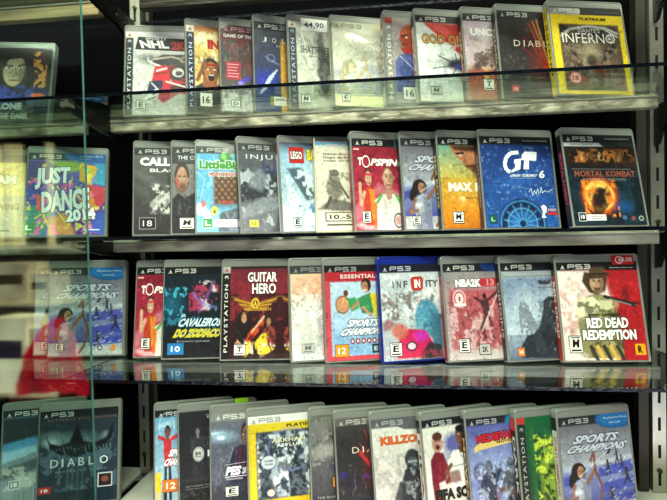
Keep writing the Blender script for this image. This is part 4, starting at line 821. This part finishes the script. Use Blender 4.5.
r.badge('E',.18,.89,.34,1.0); r.E(.62,.97,.1,'D8D8DC',2); r.E(.62,.97,.08,'B83A44',3); r.T('14',.55,.94,.68,.99,'F0F0F0',.03,5)
squeeze(cv,.5,t)
game('pes',POS['pes'],Z4,'dark blue case with a stadium flare and a striped maroon football shirt',cv,t,h,r,spine=('2A2C38',None,'8A8C88'))

cv,t,h,r=platinum(True); cv.rect(.0,.09,1,.2,'D4BC28'); cv.rect(.1,.19,.95,.97,'3A4450',1,.02); cv.rect(.0,.1,.03,1,'B89A20',.4)
cv.noise(321,.9,5,'A8B4BE',(.1,.19,.95,.97),.48); cv.noise(322,.9,9,'E0E6EA',(.1,.22,.95,.9),.6); cv.noise(323,.8,8,'1E2630',(.1,.3,.95,.97),.58)
cv.poly([(.52,.97),(.5,.7),(.56,.58),(.6,.46),(.64,.58),(.72,.68),(.74,.97)],'1C2228',.95,.02); cv.noise(324,.7,14,'6A7680',(.48,.5,.76,.97),.6); cv.poly([(.12,.97),(.14,.8),(.22,.7),(.3,.76),(.36,.97)],'262E36',.85,.04); cv.ring(.55,.42,.3,.01,'8A90C0',.6,.03)
hdr(h,'9A9A96'); cv.rect(.0,.0,.99,.09,'CFCFC8',.3)
t.T('PLATINUM',.5,.118,.96,.155,'4A4010',.03); t.T('ARKHAM',.3,.28,.74,.33,'D8D0A8',.02,space=1.1); t.T('ASYLUM',.36,.345,.7,.385,'E4E2D8',.02,space=1.1); t.T('GAME OF THE YEAR',.3,.25,.74,.265,'C8C0B0',.0)
r.E(.25,.55,.1,'8A949C',2); r.E(.25,.55,.088,'C8D0D4',3); r.T('GAME',.19,.52,.31,.545,'5A646C',.02,5); r.T('YEAR',.19,.56,.31,.585,'5A646C',.02,5); r.E(.27,.9,.05,'C0B8B0',3); r.E(.78,.93,.03,'C8B84A',3)
game('bat',POS['bat'],Z4,'yellow-framed case with icy grey artwork and a round pale seal',cv,t,h,r,spine=('1C1E22','ARKHAM','D9BC2A','C8C8C8'))

cv,t,h,r=new('5A5854','3E3E40')
cv.rect(-.1,-.1,1.1,.07,'6A6A60'); cv.grad('7A7874','3A3A3E',0,.07,1,.95); cv.noise(331,.45,6); cv.ell(.2,.42,.26,.1,'B0AEA8',.7,.6,rot=-10); cv.noise(332,.7,9,'9A9892',(0,.2,.6,.6),.58); cv.ell(.36,.62,.16,.06,'2A3A9A',.7,.9); cv.line([(.24,.24),(.4,.34)],.008,'2A2A28')
t.TO('LEGENDARY',.27,.73,.99,.84,'D89A30','7A2A18',.03,.08); hdr(h,'8A8A80'); t.T('THE BOX',.06,.94,.3,.965,'B0AEA8',.0)
game('rel',POS['rel'],Z4,'grey stormy case with orange letters, between the yellow-framed and red-rayed ones',cv,t,h,r,spine=('1E1E20','LEGEND','8A8A70','D8D8D0'))

cv,t,h,r=dark_rays(341); cv.rect(-.1,-.1,1.1,.09,'6E6A66',.8); cv.grad('4A4648','2A282C',0,.09,1,.3,a=.5); cv.line([(.5,.4),(1,.8)],.02,'E83A2A',.8,.05); cv.ell(.12,.64,.1,.05,'2A2A9A',.7,.9); cv.ell(.62,.68,.12,.04,'6A2A8A',.6,.9)
squeeze(cv,.6)
game('di2',POS['di2'],Z4,'near-black case with red rays and wide-set thin letters, bottom row',cv,t,h,r,spine=('1A1A1C',None,'6E6A66'))

cv,t,h,r=new('D4D0C8','C0BCB4')
cv.rect(-.1,-.1,1.1,.1,'5C5E60'); cv.poly([(.4,.09),(1,.09),(1,.16),(.55,.14)],'5C5E60'); cv.noise(351,.2,5); cv.noise(352,.6,6,'9A9894',(0,.4,1,.9),.55); cv.ell(.95,.04,.1,.06,'2A8AB0',.8,.5)
# helmeted soldier with rifle
cv.poly([(.42,1),(.44,.72),(.5,.6),(.62,.54),(.84,.56),(.98,.7),(1,1)],'2E3034'); cv.ell(.64,.48,.13,.11,'33363A'); cv.ell(.64,.52,.09,.06,'4E5256'); cv.rect(.56,.5,.72,.525,'9AA0A4',.8,.01); cv.ell(.58,.58,.05,.04,'22252A'); cv.line([(.46,.86),(.66,.76),(.92,.66)],.03,'1C1E20'); cv.line([(.42,.92),(.56,.74)],.02,'6A6E72'); cv.noise(353,.8,13,'8A8E92',(.4,.4,1,1),.64); cv.poly([(.3,.9),(.4,.72),(.5,.74),(.46,1),(.3,1)],'2A2C30',.9,.02)
hdr(h,'A8AAAA'); t.T('KILLZONE',.13,.2,.98,.3,'C8622E',.07); t.T('3',.92,.31,.99,.36,'C8622E',.05)
squeeze(cv,.8,t)
game('kil',POS['kil'],Z4,'white case with orange block letters and a helmeted soldier',cv,t,h,r,spine=('3A3C40',None,'5C5E60'))

cv,t,h,r=new('DAD6CE','D0CCC4')
header(cv,'1E2024'); cv.noise(361,.08,4); cv.ell(.56,.3,.26,.16,'2A3A9A',.85,.5); cv.ell(.42,.48,.2,.14,'6A7AB0',.5,.6)
cv.poly([(.1,.46),(.2,.36),(.34,.4),(.4,.54),(.34,.7),(.22,.72),(.24,1),(.12,1),(.1,.7)],'7A1E30'); cv.ell(.25,.28,.1,.1,'B88A7A'); cv.ell(.25,.2,.09,.05,'5A2E24'); cv.ell(.25,.32,.035,.03,'4A1418')
for k in(-1,1): cv.ell(.25+k*.035,.255,.014,.007,'20140F')
cv.line([(.34,.5),(.44,.66),(.36,.72)],.032,'8A2A38')
cv.poly([(.4,.5),(.52,.38),(.78,.38),(.96,.46),(.98,.8),(.44,.8)],'E8E6E2'); cv.poly([(.6,.34),(.74,.34),(.72,.42),(.64,.42)],'6A4434'); cv.ell(.68,.22,.1,.12,'7A5240'); cv.ell(.68,.14,.09,.045,'1E1612')
for k in(-1,1): cv.ell(.68+k*.035,.21,.014,.007,'F0ECE8'); cv.ell(.68+k*.035,.21,.007,.006,'10100C')
cv.line([(.64,.3),(.72,.3)],.008,'4A2018'); cv.line([(.46,.54),(.36,.62)],.03,'7A5240'); cv.poly([(.34,.62),(.6,.6),(.62,.74),(.34,.74)],'7A3A2C',.8,.03)
hdr(h,'B8BABC'); t.T('FIFA SOC',.14,.79,.86,.92,'23241E',.07); t.T('CER 13',.9,.79,1.25,.92,'23241E',.07)
t.E(.84,.64,.11,'8A928C',3); t.E(.84,.64,.098,'E4E6E2',4); t.T('EA',.775,.6,.9,.645,'6A726C',.05,6,skew=.15); t.T('SPORTS',.775,.66,.9,.685,'6A726C',.02,6); t.W([(.5,.56),(.68,.55)],.005,'8A8A8C')
squeeze(cv,.78,t)
game('fis',POS['fis'],Z4,'white case with two footballers, one in maroon and one in white',cv,t,h,r,spine=('D8D2C8','FIFA','1E2024','5A3A20'))

cv,t,h,r=new('6A74B0','8A94C0')
header(cv,'22242E'); cv.ell(.92,.07,.16,.09,'1E8AAE',.95,.3); cv.grad('5A60A0','9AA4CC',0,.09,1,.7); cv.noise(371,.25,5); cv.ell(.5,.6,.4,.2,'A8B4E0',.6,1.0); cv.line([(.95,.4),(.55,.8)],.02,'E0ECFA',.8,.04)
for x,c in ((.36,'3E4458'),(.78,'5A5E66')):
    cv.person(x,.5,1.3,.26,'8A8E98','4A5060',c,'23283A',[((x-.13,.72),(x-.2,.84),(x-.08,.86)),((x+.13,.72),(x+.2,.62))],.03); cv.ell(x,.56,.07,.055,'6A7284'); cv.rect(x-.05,.56,x+.05,.575,'14161E',.9)
cv.noise(372,.7,14,'1E2438',(.1,.5,1,1),.6); cv.noise(373,.6,12,'C8CCE4',(.1,.5,1,1),.68); cv.ring(.2,.62,.12,.02,'3A2A4A',.7,.04); cv.noise(374,.6,10,'7A4A30',(.3,.8,.9,1),.55)
hdr(h,'A8AAB0'); t.P([(.1,.34),(.2,.29),(.95,.24),(1,.28),(.95,.31),(.2,.37),(.12,.4)],'D8BC78',2); t.TO('MEDIEVAL',.17,.185,.9,.275,'C02838','4A0E14',.05,.1,d=4,rot=-3); t.T('MOVES',.55,.275,.86,.305,'6A4A1E',.02,5,rot=-3)
squeeze(cv,.72,t)
game('med',POS['med'],Z4,'violet-blue case with armoured figures and red letters above a scroll',cv,t,h,r,spine=('1E1A2A','MOVES','22242E','C8A870'))

cv,t,h,r=new('1E5A34','23442A')
cv.noise(381,.4,5); cv.grad('1E6A40','1A3A22',.1,0,1,1,a=.5); cv.poly([(.3,1),(.26,.6),(.34,.34),(.5,.22),(.66,.3),(.7,.5),(.6,.8),(.62,1)],'8AA83A',.8,.06); cv.noise(382,.9,10,'C8D84A',(.2,.2,.72,1),.56); cv.noise(383,.9,12,'1A2A14',(.15,.25,1,1),.6); cv.poly([(.62,.5),(.7,.24),(.84,.2),(1,.3),(1,1),(.6,1)],'1A1E1A',.95,.05); cv.ell(.8,.82,.16,.1,'3A1418',.7,.6)
band(cv,h,'2A2C2A',tc='A8ACA4',top='C8342E'); cv.rect(.15,.08,.22,.95,'2E6A3A',.6,.03)
t.TO('DARK',.52,.13,.98,.21,'C8582A','3A1A10',.03,.07); t.T('RATED IN HD',.5,.07,.86,.095,'7AB88A',.0)
game('grn',POS['grn'],Z4,'green case with a glowing yellow-green shape and a dark vertical band',cv,t,h,r,spine=('2A1E20','DARK','C8342E','C8C8C0'))

cv,t,h,r=sports()
game('spx',POS['spx'],Z4,'grey-violet archer case at the end of the bottom row, fully visible',cv,t,h,r,spine=('C4C0C8','SPORTS CHAMPIONS','24242E','A03A50'))

# --- behind the sliding glass on the left
GL=GROUP
cv,t,h,r=new('2A2224','1E1C2A')
cv.noise(391,.35,6); cv.ell(.47,.3,.2,.28,'2A1E18'); cv.ell(.48,.3,.155,.22,'B8A68C'); cv.ell(.6,.36,.09,.2,'5A4634',.6,.6); cv.poly([(.3,.1),(.44,.04),(.66,.08),(.7,.2),(.56,.14),(.4,.16),(.33,.3)],'2A1E18')
cv.line([(.36,.24),(.45,.25)],.012,'20140E'); cv.line([(.53,.25),(.63,.22)],.012,'20140E')
for x in (.41,.57): cv.ell(x,.275,.035,.013,'DCD8CC'); cv.ell(x,.275,.014,.013,'1A1410')
cv.line([(.5,.28),(.52,.37),(.47,.385)],.008,'7A624C'); cv.line([(.43,.44),(.56,.44)],.009,'6A3A30'); cv.rect(.74,.05,.94,.5,'3A2218',1,.03); cv.noise(392,.9,10,'E09A4A',(.74,.04,.95,.55),.5); cv.rect(0,.55,1,.85,'2A2A5A',.7,.06); cv.noise(393,.7,8,'3A4AA8',(.2,.5,.9,.8),.5); cv.ell(.84,.64,.1,.03,'C8603A',.9,.4); cv.rect(0,.85,1,1,'18161C',.6,.04)
t.T('ALONE',.2,.74,.64,.83,'EDEBE6',.05); t.T('IN THE DARK',.2,.87,.74,.95,'D8D4CE',.03)
game('alo',POS['alo'],S,'case with a close-up man face, behind the sliding glass on the top shelf',cv,t,h,r,group=GL)

cv,t,h,r=new('C9A24A','B8B09A')
header(cv,'4A4A48'); cv.noise(401,.25,5); cv.grad('D8B04A','E0C88A',0,.09,1,.5); cv.rect(0,.5,1,1,'B8B4A8',.8,.04); cv.ell(.5,.3,.22,.12,'7A4A24',.8,.4); cv.noise(402,.6,8,'F0DC9A',(0,.1,1,.5),.6)
t.TO('GAM',.45,.25,.85,.36,'F4F0E4','6A5A3A',.06,.1); t.T('GROWING',.4,.6,.9,.68,'5A4A34',.03); hdr(h,'C8C8C0')
r.R(.3,.92,.8,.935,'2A6A4A',2)
game('own',(-0.7200,0.0000,19.7,11.6),0,'gold and grey case half hidden behind the multicoloured one',cv,t,h,r,group=GL)

cv,t,h,r=new('6A4AA0','3A6AB0')
header(cv,'2A2C30'); cv.ell(.9,.03,.44,.1,'1E64A8',.95,.1); cv.noise(411,.35,5)
cv.poly([(.0,.1),(.6,.1),(.7,.2),(0,.4)],'4A3A7A',.9,.03); cv.poly([(.25,.1),(.62,.1),(.72,.2),(.5,.24)],'9AB83A',.9,.05); cv.poly([(.66,.12),(.9,.16),(.82,.4),(.66,.34)],'E0A83A'); cv.poly([(.7,.16),(.84,.2),(.74,.3)],'8AC04A'); cv.poly([(.84,.12),(1,.12),(1,.4),(.8,.36),(.9,.2)],'3AA0C8'); cv.poly([(.74,.38),(1,.42),(1,.62),(.8,.72),(.7,.6)],'C8344A'); cv.poly([(.66,.58),(.82,.46),(.9,.7),(.74,.84)],'E0902A',.9,.02); cv.poly([(.56,.8),(.9,.7),(1,.6),(1,1),(.6,1)],'5A2A8A'); cv.poly([(.86,.76),(1,.7),(1,1),(.8,.96)],'2E5AB8',.9,.02); cv.poly([(0,.4),(.2,.3),(.22,.66),(0,.7)],'3A4AA0'); cv.poly([(0,.68),(.22,.6),(.36,.8),(.2,1),(0,1)],'4A8A7A',.9,.03); cv.poly([(.3,.8),(.5,.72),(.64,1),(.28,1)],'D8902A',.85,.04); cv.poly([(.12,.5),(.24,.56),(.2,.72),(.14,.7)],'E05A4A'); cv.noise(412,.8,11,'E85AB0',(0,.3,.9,1),.7); cv.noise(413,.7,9,'F0E04A',(0,.1,1,1),.72); cv.line([(.12,.8),(.34,.66),(.5,.84)],.008,'F0D860')
hdr(h,'C0BEB8'); h.T('PlayStation Move',.66,.02,.96,.05,'D0E4F4',.01,3); h.T('MOVE',.66,.06,.8,.075,'B8D4EC',.0,3)
t.TO('JUST',.1,.18,.54,.44,'E6E6EA','4A3A6A',.05,.075,rot=-4,skew=.06); t.TO('DANCE',.19,.45,.8,.71,'E6E6EA','4A3A6A',.05,.075,rot=-7,skew=.04); t.TO('2014',.5,.68,.88,.83,'F2F2F6','4A3A6A',.05,.075,rot=-7); t.R(.72,.93,.94,.945,'D8D8F0',2)
r.badge('L',-.01,.855,.115,.96,bg='3A8A48',fg='E8F4E8',bd='3A8A48',sub=False)
game('jus',POS['jus'],0,'rainbow-coloured case with huge tilted white letters, behind the sliding glass',cv,t,h,r,group=GL)

for k,lab in (('sca','grey-violet archer case mostly hidden behind its twin, left of the sliding glass edge'),('scb','grey-violet archer case crossed by the green edge of the sliding glass')):
    cv,t,h,r=sports(); game(k,(-.5760,.0225,9.5,6.5) if k=='sca' else (-.5400,.0105,9.5,6.5),-S,lab,cv,t,h,r,group=GL)

cv,t,h,r=new('5A7488','8A9AA0')
header(cv,'26282C'); cv.noise(421,.3,5); cv.poly([(0,.1),(1,.1),(1,.3),(.5,.36),(0,.5)],'23262C',.9,.04); cv.ell(.72,.22,.14,.1,'1A1412'); cv.ell(.72,.25,.09,.08,'8A6A5A',.8); cv.poly([(0,.42),(.5,.34),(1,.24),(1,.4),(.4,.52),(0,.62)],'5A9CC8',.9,.04); cv.poly([(0,.52),(.6,.44),(.5,.52),(0,.66)],'A8CCE0',.8,.04); cv.poly([(0,.72),(1,.5),(1,.62),(0,.86)],'3A4448',.8,.05); cv.poly([(.5,1),(.8,.72),(1,.7),(1,1)],'A8A468',.8,.06); cv.noise(422,.6,8,'C8CCC4',(0,.7,.8,1),.5)
hdr(h,'C8C8C6'); t.T('LAMY',.42,.54,.96,.6,'C8D4DC',.0,space=1.5)
r.badge('18',.1,.88,.22,.97,bg='8A9498',fg='E8E8E8',bd='D0D4D4',sub=False)
game('lam',POS['lam'],Z4,'case with slanting pale blue bands at the far left of the bottom deck',cv,t,h,r,group=GL)

cv,t,h,r=new('26323C','1E2A36')
header(cv,'17191C'); cv.grad('2A3640','1E3040',0,.09,1,1); cv.noise(431,.35,5); cv.ell(.15,.35,.22,.12,'8A9CA4',.6,.8); cv.ell(.5,.6,.35,.14,'4A6070',.6,1.0); cv.noise(432,.6,7,'5A7484',(0,.5,1,1),.55)
# winged dark helmet-like shape of smoke, left abstract
cv.ell(.45,.4,.42,.16,'7E949E',.8,.9); cv.ell(.15,.4,.14,.08,'B4C6CE',.7,.8); cv.ell(.86,.36,.1,.08,'9CB4C0',.6,.8)
cv.poly([(.08,.3),(.14,.4),(.26,.44),(.38,.4),(.42,.3),(.47,.16),(.52,.3),(.56,.4),(.68,.44),(.84,.38),(.94,.2),(.93,.38),(.8,.5),(.66,.56),(.58,.52),(.36,.52),(.28,.56),(.14,.48)],'0A1016',1,.02); cv.poly([(.38,.42),(.56,.42),(.6,.56),(.47,.6),(.34,.56)],'141C24',1,.03)
for q in range(18): cv.line([(.12+.046*q,.47+.02*math.sin(q)),(.14+.045*q,.5+.03*math.sin(q*2))],.005,'8EA4B0',.7)
for q in range(4): cv.line([(.38+.06*q,.6),(.36+.065*q,.98)],.008,'6E8894',.4,.03)
hdr(h,'B8BABC'); t.T('ULTIMATE EVIL EDITION',.1,.105,.97,.13,'A87A5A',.0,space=1.5)
for ch,a,b in zip('DIABLO',(.15,.29,.36,.5,.63,.77),(.25,.315,.46,.58,.71,.88)): t.T(ch,a,.6,b,.7,'C4CCD4' if ch!='O' else 'DCE2E6',.01,3)
t.T('REAPER OF SOULS',.22,.745,.86,.77,'9AA6AE',.0,space=1.5)
r.R(.75,.81,.94,.985,'C8CCCC',2); r.R(.765,.825,.925,.97,'2A1A20',3); r.E(.845,.89,.045,'8A4A44',5); r.badge('18',.02,.93,.16,1.0,bg='B02A34',fg='F0D8D8',bd='B02A34',sub=False)
game('dx',POS['dx'],Z4,'dark slate case with smoky wings, crossed by the sliding glass, bottom deck',cv,t,h,r,group=GL)

# ------------------------------------------------------------------ the cabinet
def struct(o): o['kind']='structure'; return o
XL,XR=-.98,.80
FRONT=-.1355; BACK=.118
b=MB(); b.box(XL-.02,XR+.02,BACK,BACK+.012,-.50,.52); struct(b.build('wall_back',M['black']))
b=MB(); b.box(XR,XR+.012,FRONT-.02,BACK,-.50,.52); struct(b.build('wall_right',M['darksteel']))
b=MB(); b.box(XL-.012,XL,FRONT-.02,BACK,-.50,.52); struct(b.build('wall_left',M['darksteel']))
# pale bottom deck, one board per bay
def deck(x0,x1,lab):
    r0=bpy.data.objects.new('bottom_deck',None); col.objects.link(r0); r0.location=(x0,0,Z4-.018); tag(r0,lab,'shelf','pale bottom boards')
    b=MB(); b.box(0,x1-x0,FRONT,BACK-.001,0,.018,b=.0); b.build('board',M['deck'],r0)
    b=MB(); b.box(0,x1-x0,FRONT-.004,FRONT,-.002,.0175,b=0); b.build('front_edging',M['blackmetal'],r0)
    return r0
deck(XL+.001,-.4925,'pale laminate bottom board under the cases left of the steel post')
deck(-.4775,XR-.001,'pale laminate bottom board under the long bottom row of cases')
b=MB(); b.box(-.4905,-.4795,FRONT,.07,Z4-.018,Z4-.003); tag(b.build('joint_strip',M['blackmetal']),'black strip filling the joint between the two bottom boards','strip')

# glass shelves: a right bay and a left bay at each level
GT=.0048
def shelf(x0,x1,z,lab,serr=False,xr0=None,xr1=None,bright=False):
    r0=bpy.data.objects.new('glass_shelf',None); col.objects.link(r0); r0.location=(x0,0,z-GT); tag(r0,lab,'shelf','clear glass shelves')
    b=MB(); b.box(0,x1-x0,FRONT,.098,0,GT,fm=[0,0,1,1,1,1]); b.build('glass_pane',[M['glass'],M['edge']],r0)
    return r0
def rail(x0,x1,z,lab,serr=False,m='rail',y0=.0,y1=.014,h=.0195):
    r0=bpy.data.objects.new('support_rail',None); col.objects.link(r0); r0.location=(x0,y0,z-GT-h-.0002); tag(r0,lab,'rail','metal rails under the glass shelves')
    b=MB(); b.box(0,x1-x0,0,y1-y0,0,h,b=.0016); b.build('bar',M[m],r0)
    b=MB(); b.box(.0,x1-x0,-.0012,0,h*.84,h*.93); b.build('lip',M['steel'],r0)
    if serr:
        b=MB(); n=int((x1-x0)/.0045)
        for i in range(n): b.prism([(-.0005,.0),(-.0005,-.0016),(.002,-.0016),(.002,.0)],i*.0045,i*.0045+.0022)
        b.build('toothed_edge',M['railbright'],r0)
    return r0
for k,(z,nm) in enumerate(((S,'top'),(0,'middle'),(-S,'lower'))):
    where={'top':'first full row','middle':'second row','lower':'third row'}[nm]
    shelf(-.4845,.4520,z,'clear glass shelf carrying the %s of cases in the main bay'%where)
    shelf(XL+.002,-.4875,z,'clear glass shelf left of the steel post, under the %s'%where)
    shelf(.4560,XR-.002,z,'clear glass shelf right of the bright slotted post, level with the %s'%where)
    rail(-.502,.412,z,'brushed metal rail under the glass of the %s, main bay'%where,m='railbright' if k==0 else 'rail')
    rail(XL+.004,-.533,z,'worn metal rail under the glass of the %s, left of the steel post'%where,serr=(k==1),m='railbright')
M['darkgilt']=mat('dark_gilded_strip','2E281F',.45,.5,.8,60,.9,22,stretch=(.2,1,2.2))
# the shelf above the photograph's top edge
shelf(-.4845,.4520,2*S,'glass shelf above the top row, only its underside rail visible'); shelf(XL+.002,-.4875,2*S,'glass shelf above the face case, top left corner')
rail(-.425,.412,2*S+.004,'gilded worn rail across the very top, above the hockey case',m='darkgilt',h=.024)
rail(XL+.004,-.5,2*S+.002,'gilded worn rail at the top left corner above the face case',m='topwood',h=.026)

# slotted uprights on the back board
def upright(x,lab,w=.020,slots=True,m='steel',y=.094,cut=.0085):
    r0=bpy.data.objects.new('slotted_post',None); col.objects.link(r0); r0.location=(x,y,-.457); tag(r0,lab,'post','upright posts on the back board')
    b=MB(); H=.957
    b.box(-w/2,w/2,.0,.0015,0,H); b.box(-w/2,-w/2+.0015,.0015,BACK-y-.001,0,H); b.box(w/2-.0015,w/2,.0015,BACK-y-.001,0,H); b.build('channel',M[m],r0)
    if slots:
        b=MB(); z=.012
        while z<H-.03:
            b.box(-.0022,.0022,-.0004,0.0,z,z+.023); z+=.048
        s=b.build('slots',M['hole'],r0)
        for zz in (.008,.200,.440,.632,.872):
            b=MB(); b.tube((0,-.0003,zz+.03),(0,-.0032,zz+.03),.0042,.0036,16); q=b.build('bolt',M['darksteel'],r0)
    return r0
upright(-.4835,'bright slotted steel post between the left bay and the main bay')
upright(-.4615,'narrow plain steel post just right of the left slotted post',w=.007,slots=False,m='darksteel',y=.1)
upright(.4575,'bright slotted steel post beside the right ends of the rows',w=.022)
upright(.4330,'dull dark post between the right row ends and the bright slotted post',w=.016,slots=False,m='darksteel',y=.096)
# shelf brackets
def bracket(x,z,lab,front=FRONT+.02,w=.006):
    r0=bpy.data.objects.new('shelf_bracket',None); col.objects.link(r0); r0.location=(x,.0,z-GT-.0004); tag(r0,lab,'bracket','black arms holding the glass shelves')
    b=MB(); b.prism([(front,-.0005),(.0925,-.0005),(.0925,-.062),(.082,-.060),(.070,-.040),(.03,-.027),(-.03,-.0235),(front+.01,-.010),(front,-.006)],-w/2,w/2); b.build('arm',M['blackmetal'],r0)
    b=MB(); b.box(-w*1.1,w*1.1,front-.004,front+.012,-.006,-.0006); b.box(-w*.9,w*.9,front-.004,front-.001,-.0006,.0035); b.build('tip_clip',M['steel'],r0)
    b=MB(); b.tube((-w/2-.003,.03,-.014),(w/2+.003,.03,-.014),.005,n=14); b.build('screw',M['darksteel'],r0)
for z,w in ((2*S,'highest'),(S,'top'),(0,'middle'),(-S,'lower')):
    bracket(-.486,z,'black arm below the %s glass shelf at the left steel post'%w)
    bracket(.4545,z,'black arm below the %s glass shelf at the right steel post'%w,front=FRONT+.07)

# sliding door of clear glass over the left bay
DX=-.4265
d0=bpy.data.objects.new('sliding_glass_door',None); col.objects.link(d0); d0.location=(XL,FRONT-.022,-.470); tag(d0,'clear sliding glass sheet over the left bay with a green right edge','door')
b=MB(); b.box(0,DX-XL,0,.005,0,.98,fm=[0,0,0,0,0,1]); b.build('glass_sheet',[M['doorglass'],M['dooredge']],d0)
d0.rotation_euler=(0,math.radians(-.35),0)
b=MB(); b.box(XL-.02,XR+.02,FRONT-.034,FRONT-.004,-.515,-.4855); struct(b.build('trim_1',M['darksteel']))
b=MB(); b.box(XL-.02,XR+.02,FRONT-.034,FRONT-.010,.525,.545); struct(b.build('trim_2',M['darksteel']))

# dark red box added behind the bottom left cases for a red and gold reflection
c0=bpy.data.objects.new('red_reflection_box',None); col.objects.link(c0); c0.location=(-.765,.088,Z4+.0005); tag(c0,'added dark red box with gold scrolls behind the bottom left cases, standing in for a reflection','box')
b=MB(); b.box(0,.185,0,.024,0,.176,b=.001); b.build('carton_body',M['redcard'],c0)
I=Ink()
random.seed(4)
for q in range(3):
    a=.35+.2*q
    I.W([(a+.11*math.cos(t*.5)*math.exp(-t*.12),.06+.035*math.sin(t*.9+q)) for t in range(9)],.004,'C9A054',2)
g=I.build('gold_scrolls',c0,x0=.05,z1=.176,yb=-.0002)

# ------------------------------------------------------------------ across the aisle: what the sliding glass mirrors
M['paleunit']=emis('glowing_cream_shelving','F2E2A8',2.6,.35,5)  # shelving glows by itself so that its mirror image shows
M['cream']=emis('glowing_cream_box','E9DEB4',1.7,.3,9)  # own glow in place of light falling on the boxes
M['white']=emis('glowing_white_box','F4F0CC',2.7,.3,6)  # emission stands in for strong light on the white box
M['cloth']=emis('glowing_red_cloth','E81838',1.7,.6,6)  # cloth emits red to tint the reflection
M['aisle']=mat('aisle_floor','24221F',.6,0,0,60,.2,3)
M['shopwall']=mat('shop_wall','2A2723',.7,0,0,60,.2,1.5)
YM=-2.0     # depth of the aisle unit
u0=bpy.data.objects.new('aisle_display_unit',None); col.objects.link(u0); u0.location=(0,YM,-1.2); tag(u0,'cream display unit across the aisle, mirrored in the sliding glass','display unit')
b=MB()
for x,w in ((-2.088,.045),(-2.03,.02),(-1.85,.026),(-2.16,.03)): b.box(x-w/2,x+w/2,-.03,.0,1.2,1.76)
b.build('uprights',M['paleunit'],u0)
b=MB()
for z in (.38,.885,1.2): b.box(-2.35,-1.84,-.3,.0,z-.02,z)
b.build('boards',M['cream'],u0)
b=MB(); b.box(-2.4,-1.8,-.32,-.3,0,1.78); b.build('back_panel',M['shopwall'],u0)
def carton(x,z,w,h,m,lab,pr='violet_print',pc='7A6AB8'):
    o=bpy.data.objects.new('cream_carton',None); col.objects.link(o); o.location=(x,YM-.19,-1.2+z); tag(o,lab,'box','cartons on the display unit across the aisle')
    b=MB(); b.box(0,w,0,.18,0,h,b=.004); b.build('carton_body',M[m],o)
    b=MB(); b.box(w*.12,w*.88,.18,.1806,h*.45,h*.7); b.build('carton_print',mat(pr,pc,.6),o)
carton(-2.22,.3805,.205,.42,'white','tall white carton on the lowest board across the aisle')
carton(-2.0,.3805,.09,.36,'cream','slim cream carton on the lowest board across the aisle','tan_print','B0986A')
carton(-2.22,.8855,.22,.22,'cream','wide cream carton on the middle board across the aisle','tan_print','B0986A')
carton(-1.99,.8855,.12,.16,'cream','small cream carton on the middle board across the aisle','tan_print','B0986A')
# glowing red cloth added out of view for the red shirt mirrored in the glass
g0=bpy.data.objects.new('red_shirt_stand_in',None); col.objects.link(g0); g0.location=(-1.575,-1.62,-.705); tag(g0,'added glowing red cloth in the aisle, standing in for a red shirt seen as a reflection','garment')
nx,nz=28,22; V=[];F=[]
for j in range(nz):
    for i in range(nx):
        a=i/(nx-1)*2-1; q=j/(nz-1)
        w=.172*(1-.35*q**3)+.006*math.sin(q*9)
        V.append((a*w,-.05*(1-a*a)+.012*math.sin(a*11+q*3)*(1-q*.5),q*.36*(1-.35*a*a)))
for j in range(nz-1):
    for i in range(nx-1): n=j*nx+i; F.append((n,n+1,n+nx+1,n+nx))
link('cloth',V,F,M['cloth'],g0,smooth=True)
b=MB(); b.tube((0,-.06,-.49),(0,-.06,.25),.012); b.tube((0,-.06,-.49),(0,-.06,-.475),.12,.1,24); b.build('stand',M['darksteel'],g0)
b=MB(); b.box(-3.5,2.5,-3.6,-.20,-1.22,-1.2); struct(b.build('floor',M['aisle']))
b=MB(); b.box(-3.5,2.5,-3.62,-3.6,-1.2,1.6); struct(b.build('wall_front',M['shopwall']))

# ------------------------------------------------------------------ light
def area(name,loc,target,sx,sy,power,c='FFFFFF'):
    l=bpy.data.lights.new(name,'AREA'); l.shape='RECTANGLE'; l.size=sx; l.size_y=sy; l.energy=power; l.color=tuple(lin(c))
    o=bpy.data.objects.new(name,l); col.objects.link(o); o.location=loc
    from mathutils import Vector
    o.rotation_euler=(Vector(target)-Vector(loc)).to_track_quat('-Z','Y').to_euler(); return o
area('ceiling_tube_light',(-.35,-1.25,1.75),(0,0,-.1),2.0,.5,105,'FFFAEC')
area('ceiling_tube_light',(.1,-.68,1.95),(.05,0,-.1),2.2,.3,62,'FFFAEC')
area('display_spot_light',(.66,-.86,1.34),(-.05,.03,.34),.07,.07,1.6,'FFF8D8')
area('low_fill_light',(.2,-1.9,-.95),(0,0,-.1),2.4,.35,16,'F2F6FF')  # added fill from below for the lower rows, no real window
w=bpy.data.worlds.new('shop_air'); scene.world=w; w.use_nodes=True
w.node_tree.nodes['Background'].inputs[0].default_value=(.75,.78,.8,1); w.node_tree.nodes['Background'].inputs[1].default_value=.12

# ------------------------------------------------------------------ camera
cam=bpy.data.cameras.new('camera'); co=bpy.data.objects.new('camera',cam); col.objects.link(co)
cam.sensor_width=36; cam.lens=493.5/667*36; cam.clip_start=.01
from mathutils import Matrix
yaw,pit,rol=.11551,-.01421,.01716
R=Matrix.Rotation(yaw,3,'Z')@Matrix.Rotation(pit,3,'X')@Matrix.Rotation(rol,3,'Y')
B=Matrix(((1,0,0),(0,0,-1),(0,1,0)))      # camera looks down +Y of the fitted frame
co.matrix_world=Matrix.Translation((0,-.81489,-.01429))@(R@B).to_4x4()
scene.camera=co
scene.view_settings.view_transform='Standard'; scene.view_settings.look='None'; scene.view_settings.exposure=.32; scene.view_settings.gamma=.9
scene.cycles.max_bounces=10; scene.cycles.transparent_max_bounces=32
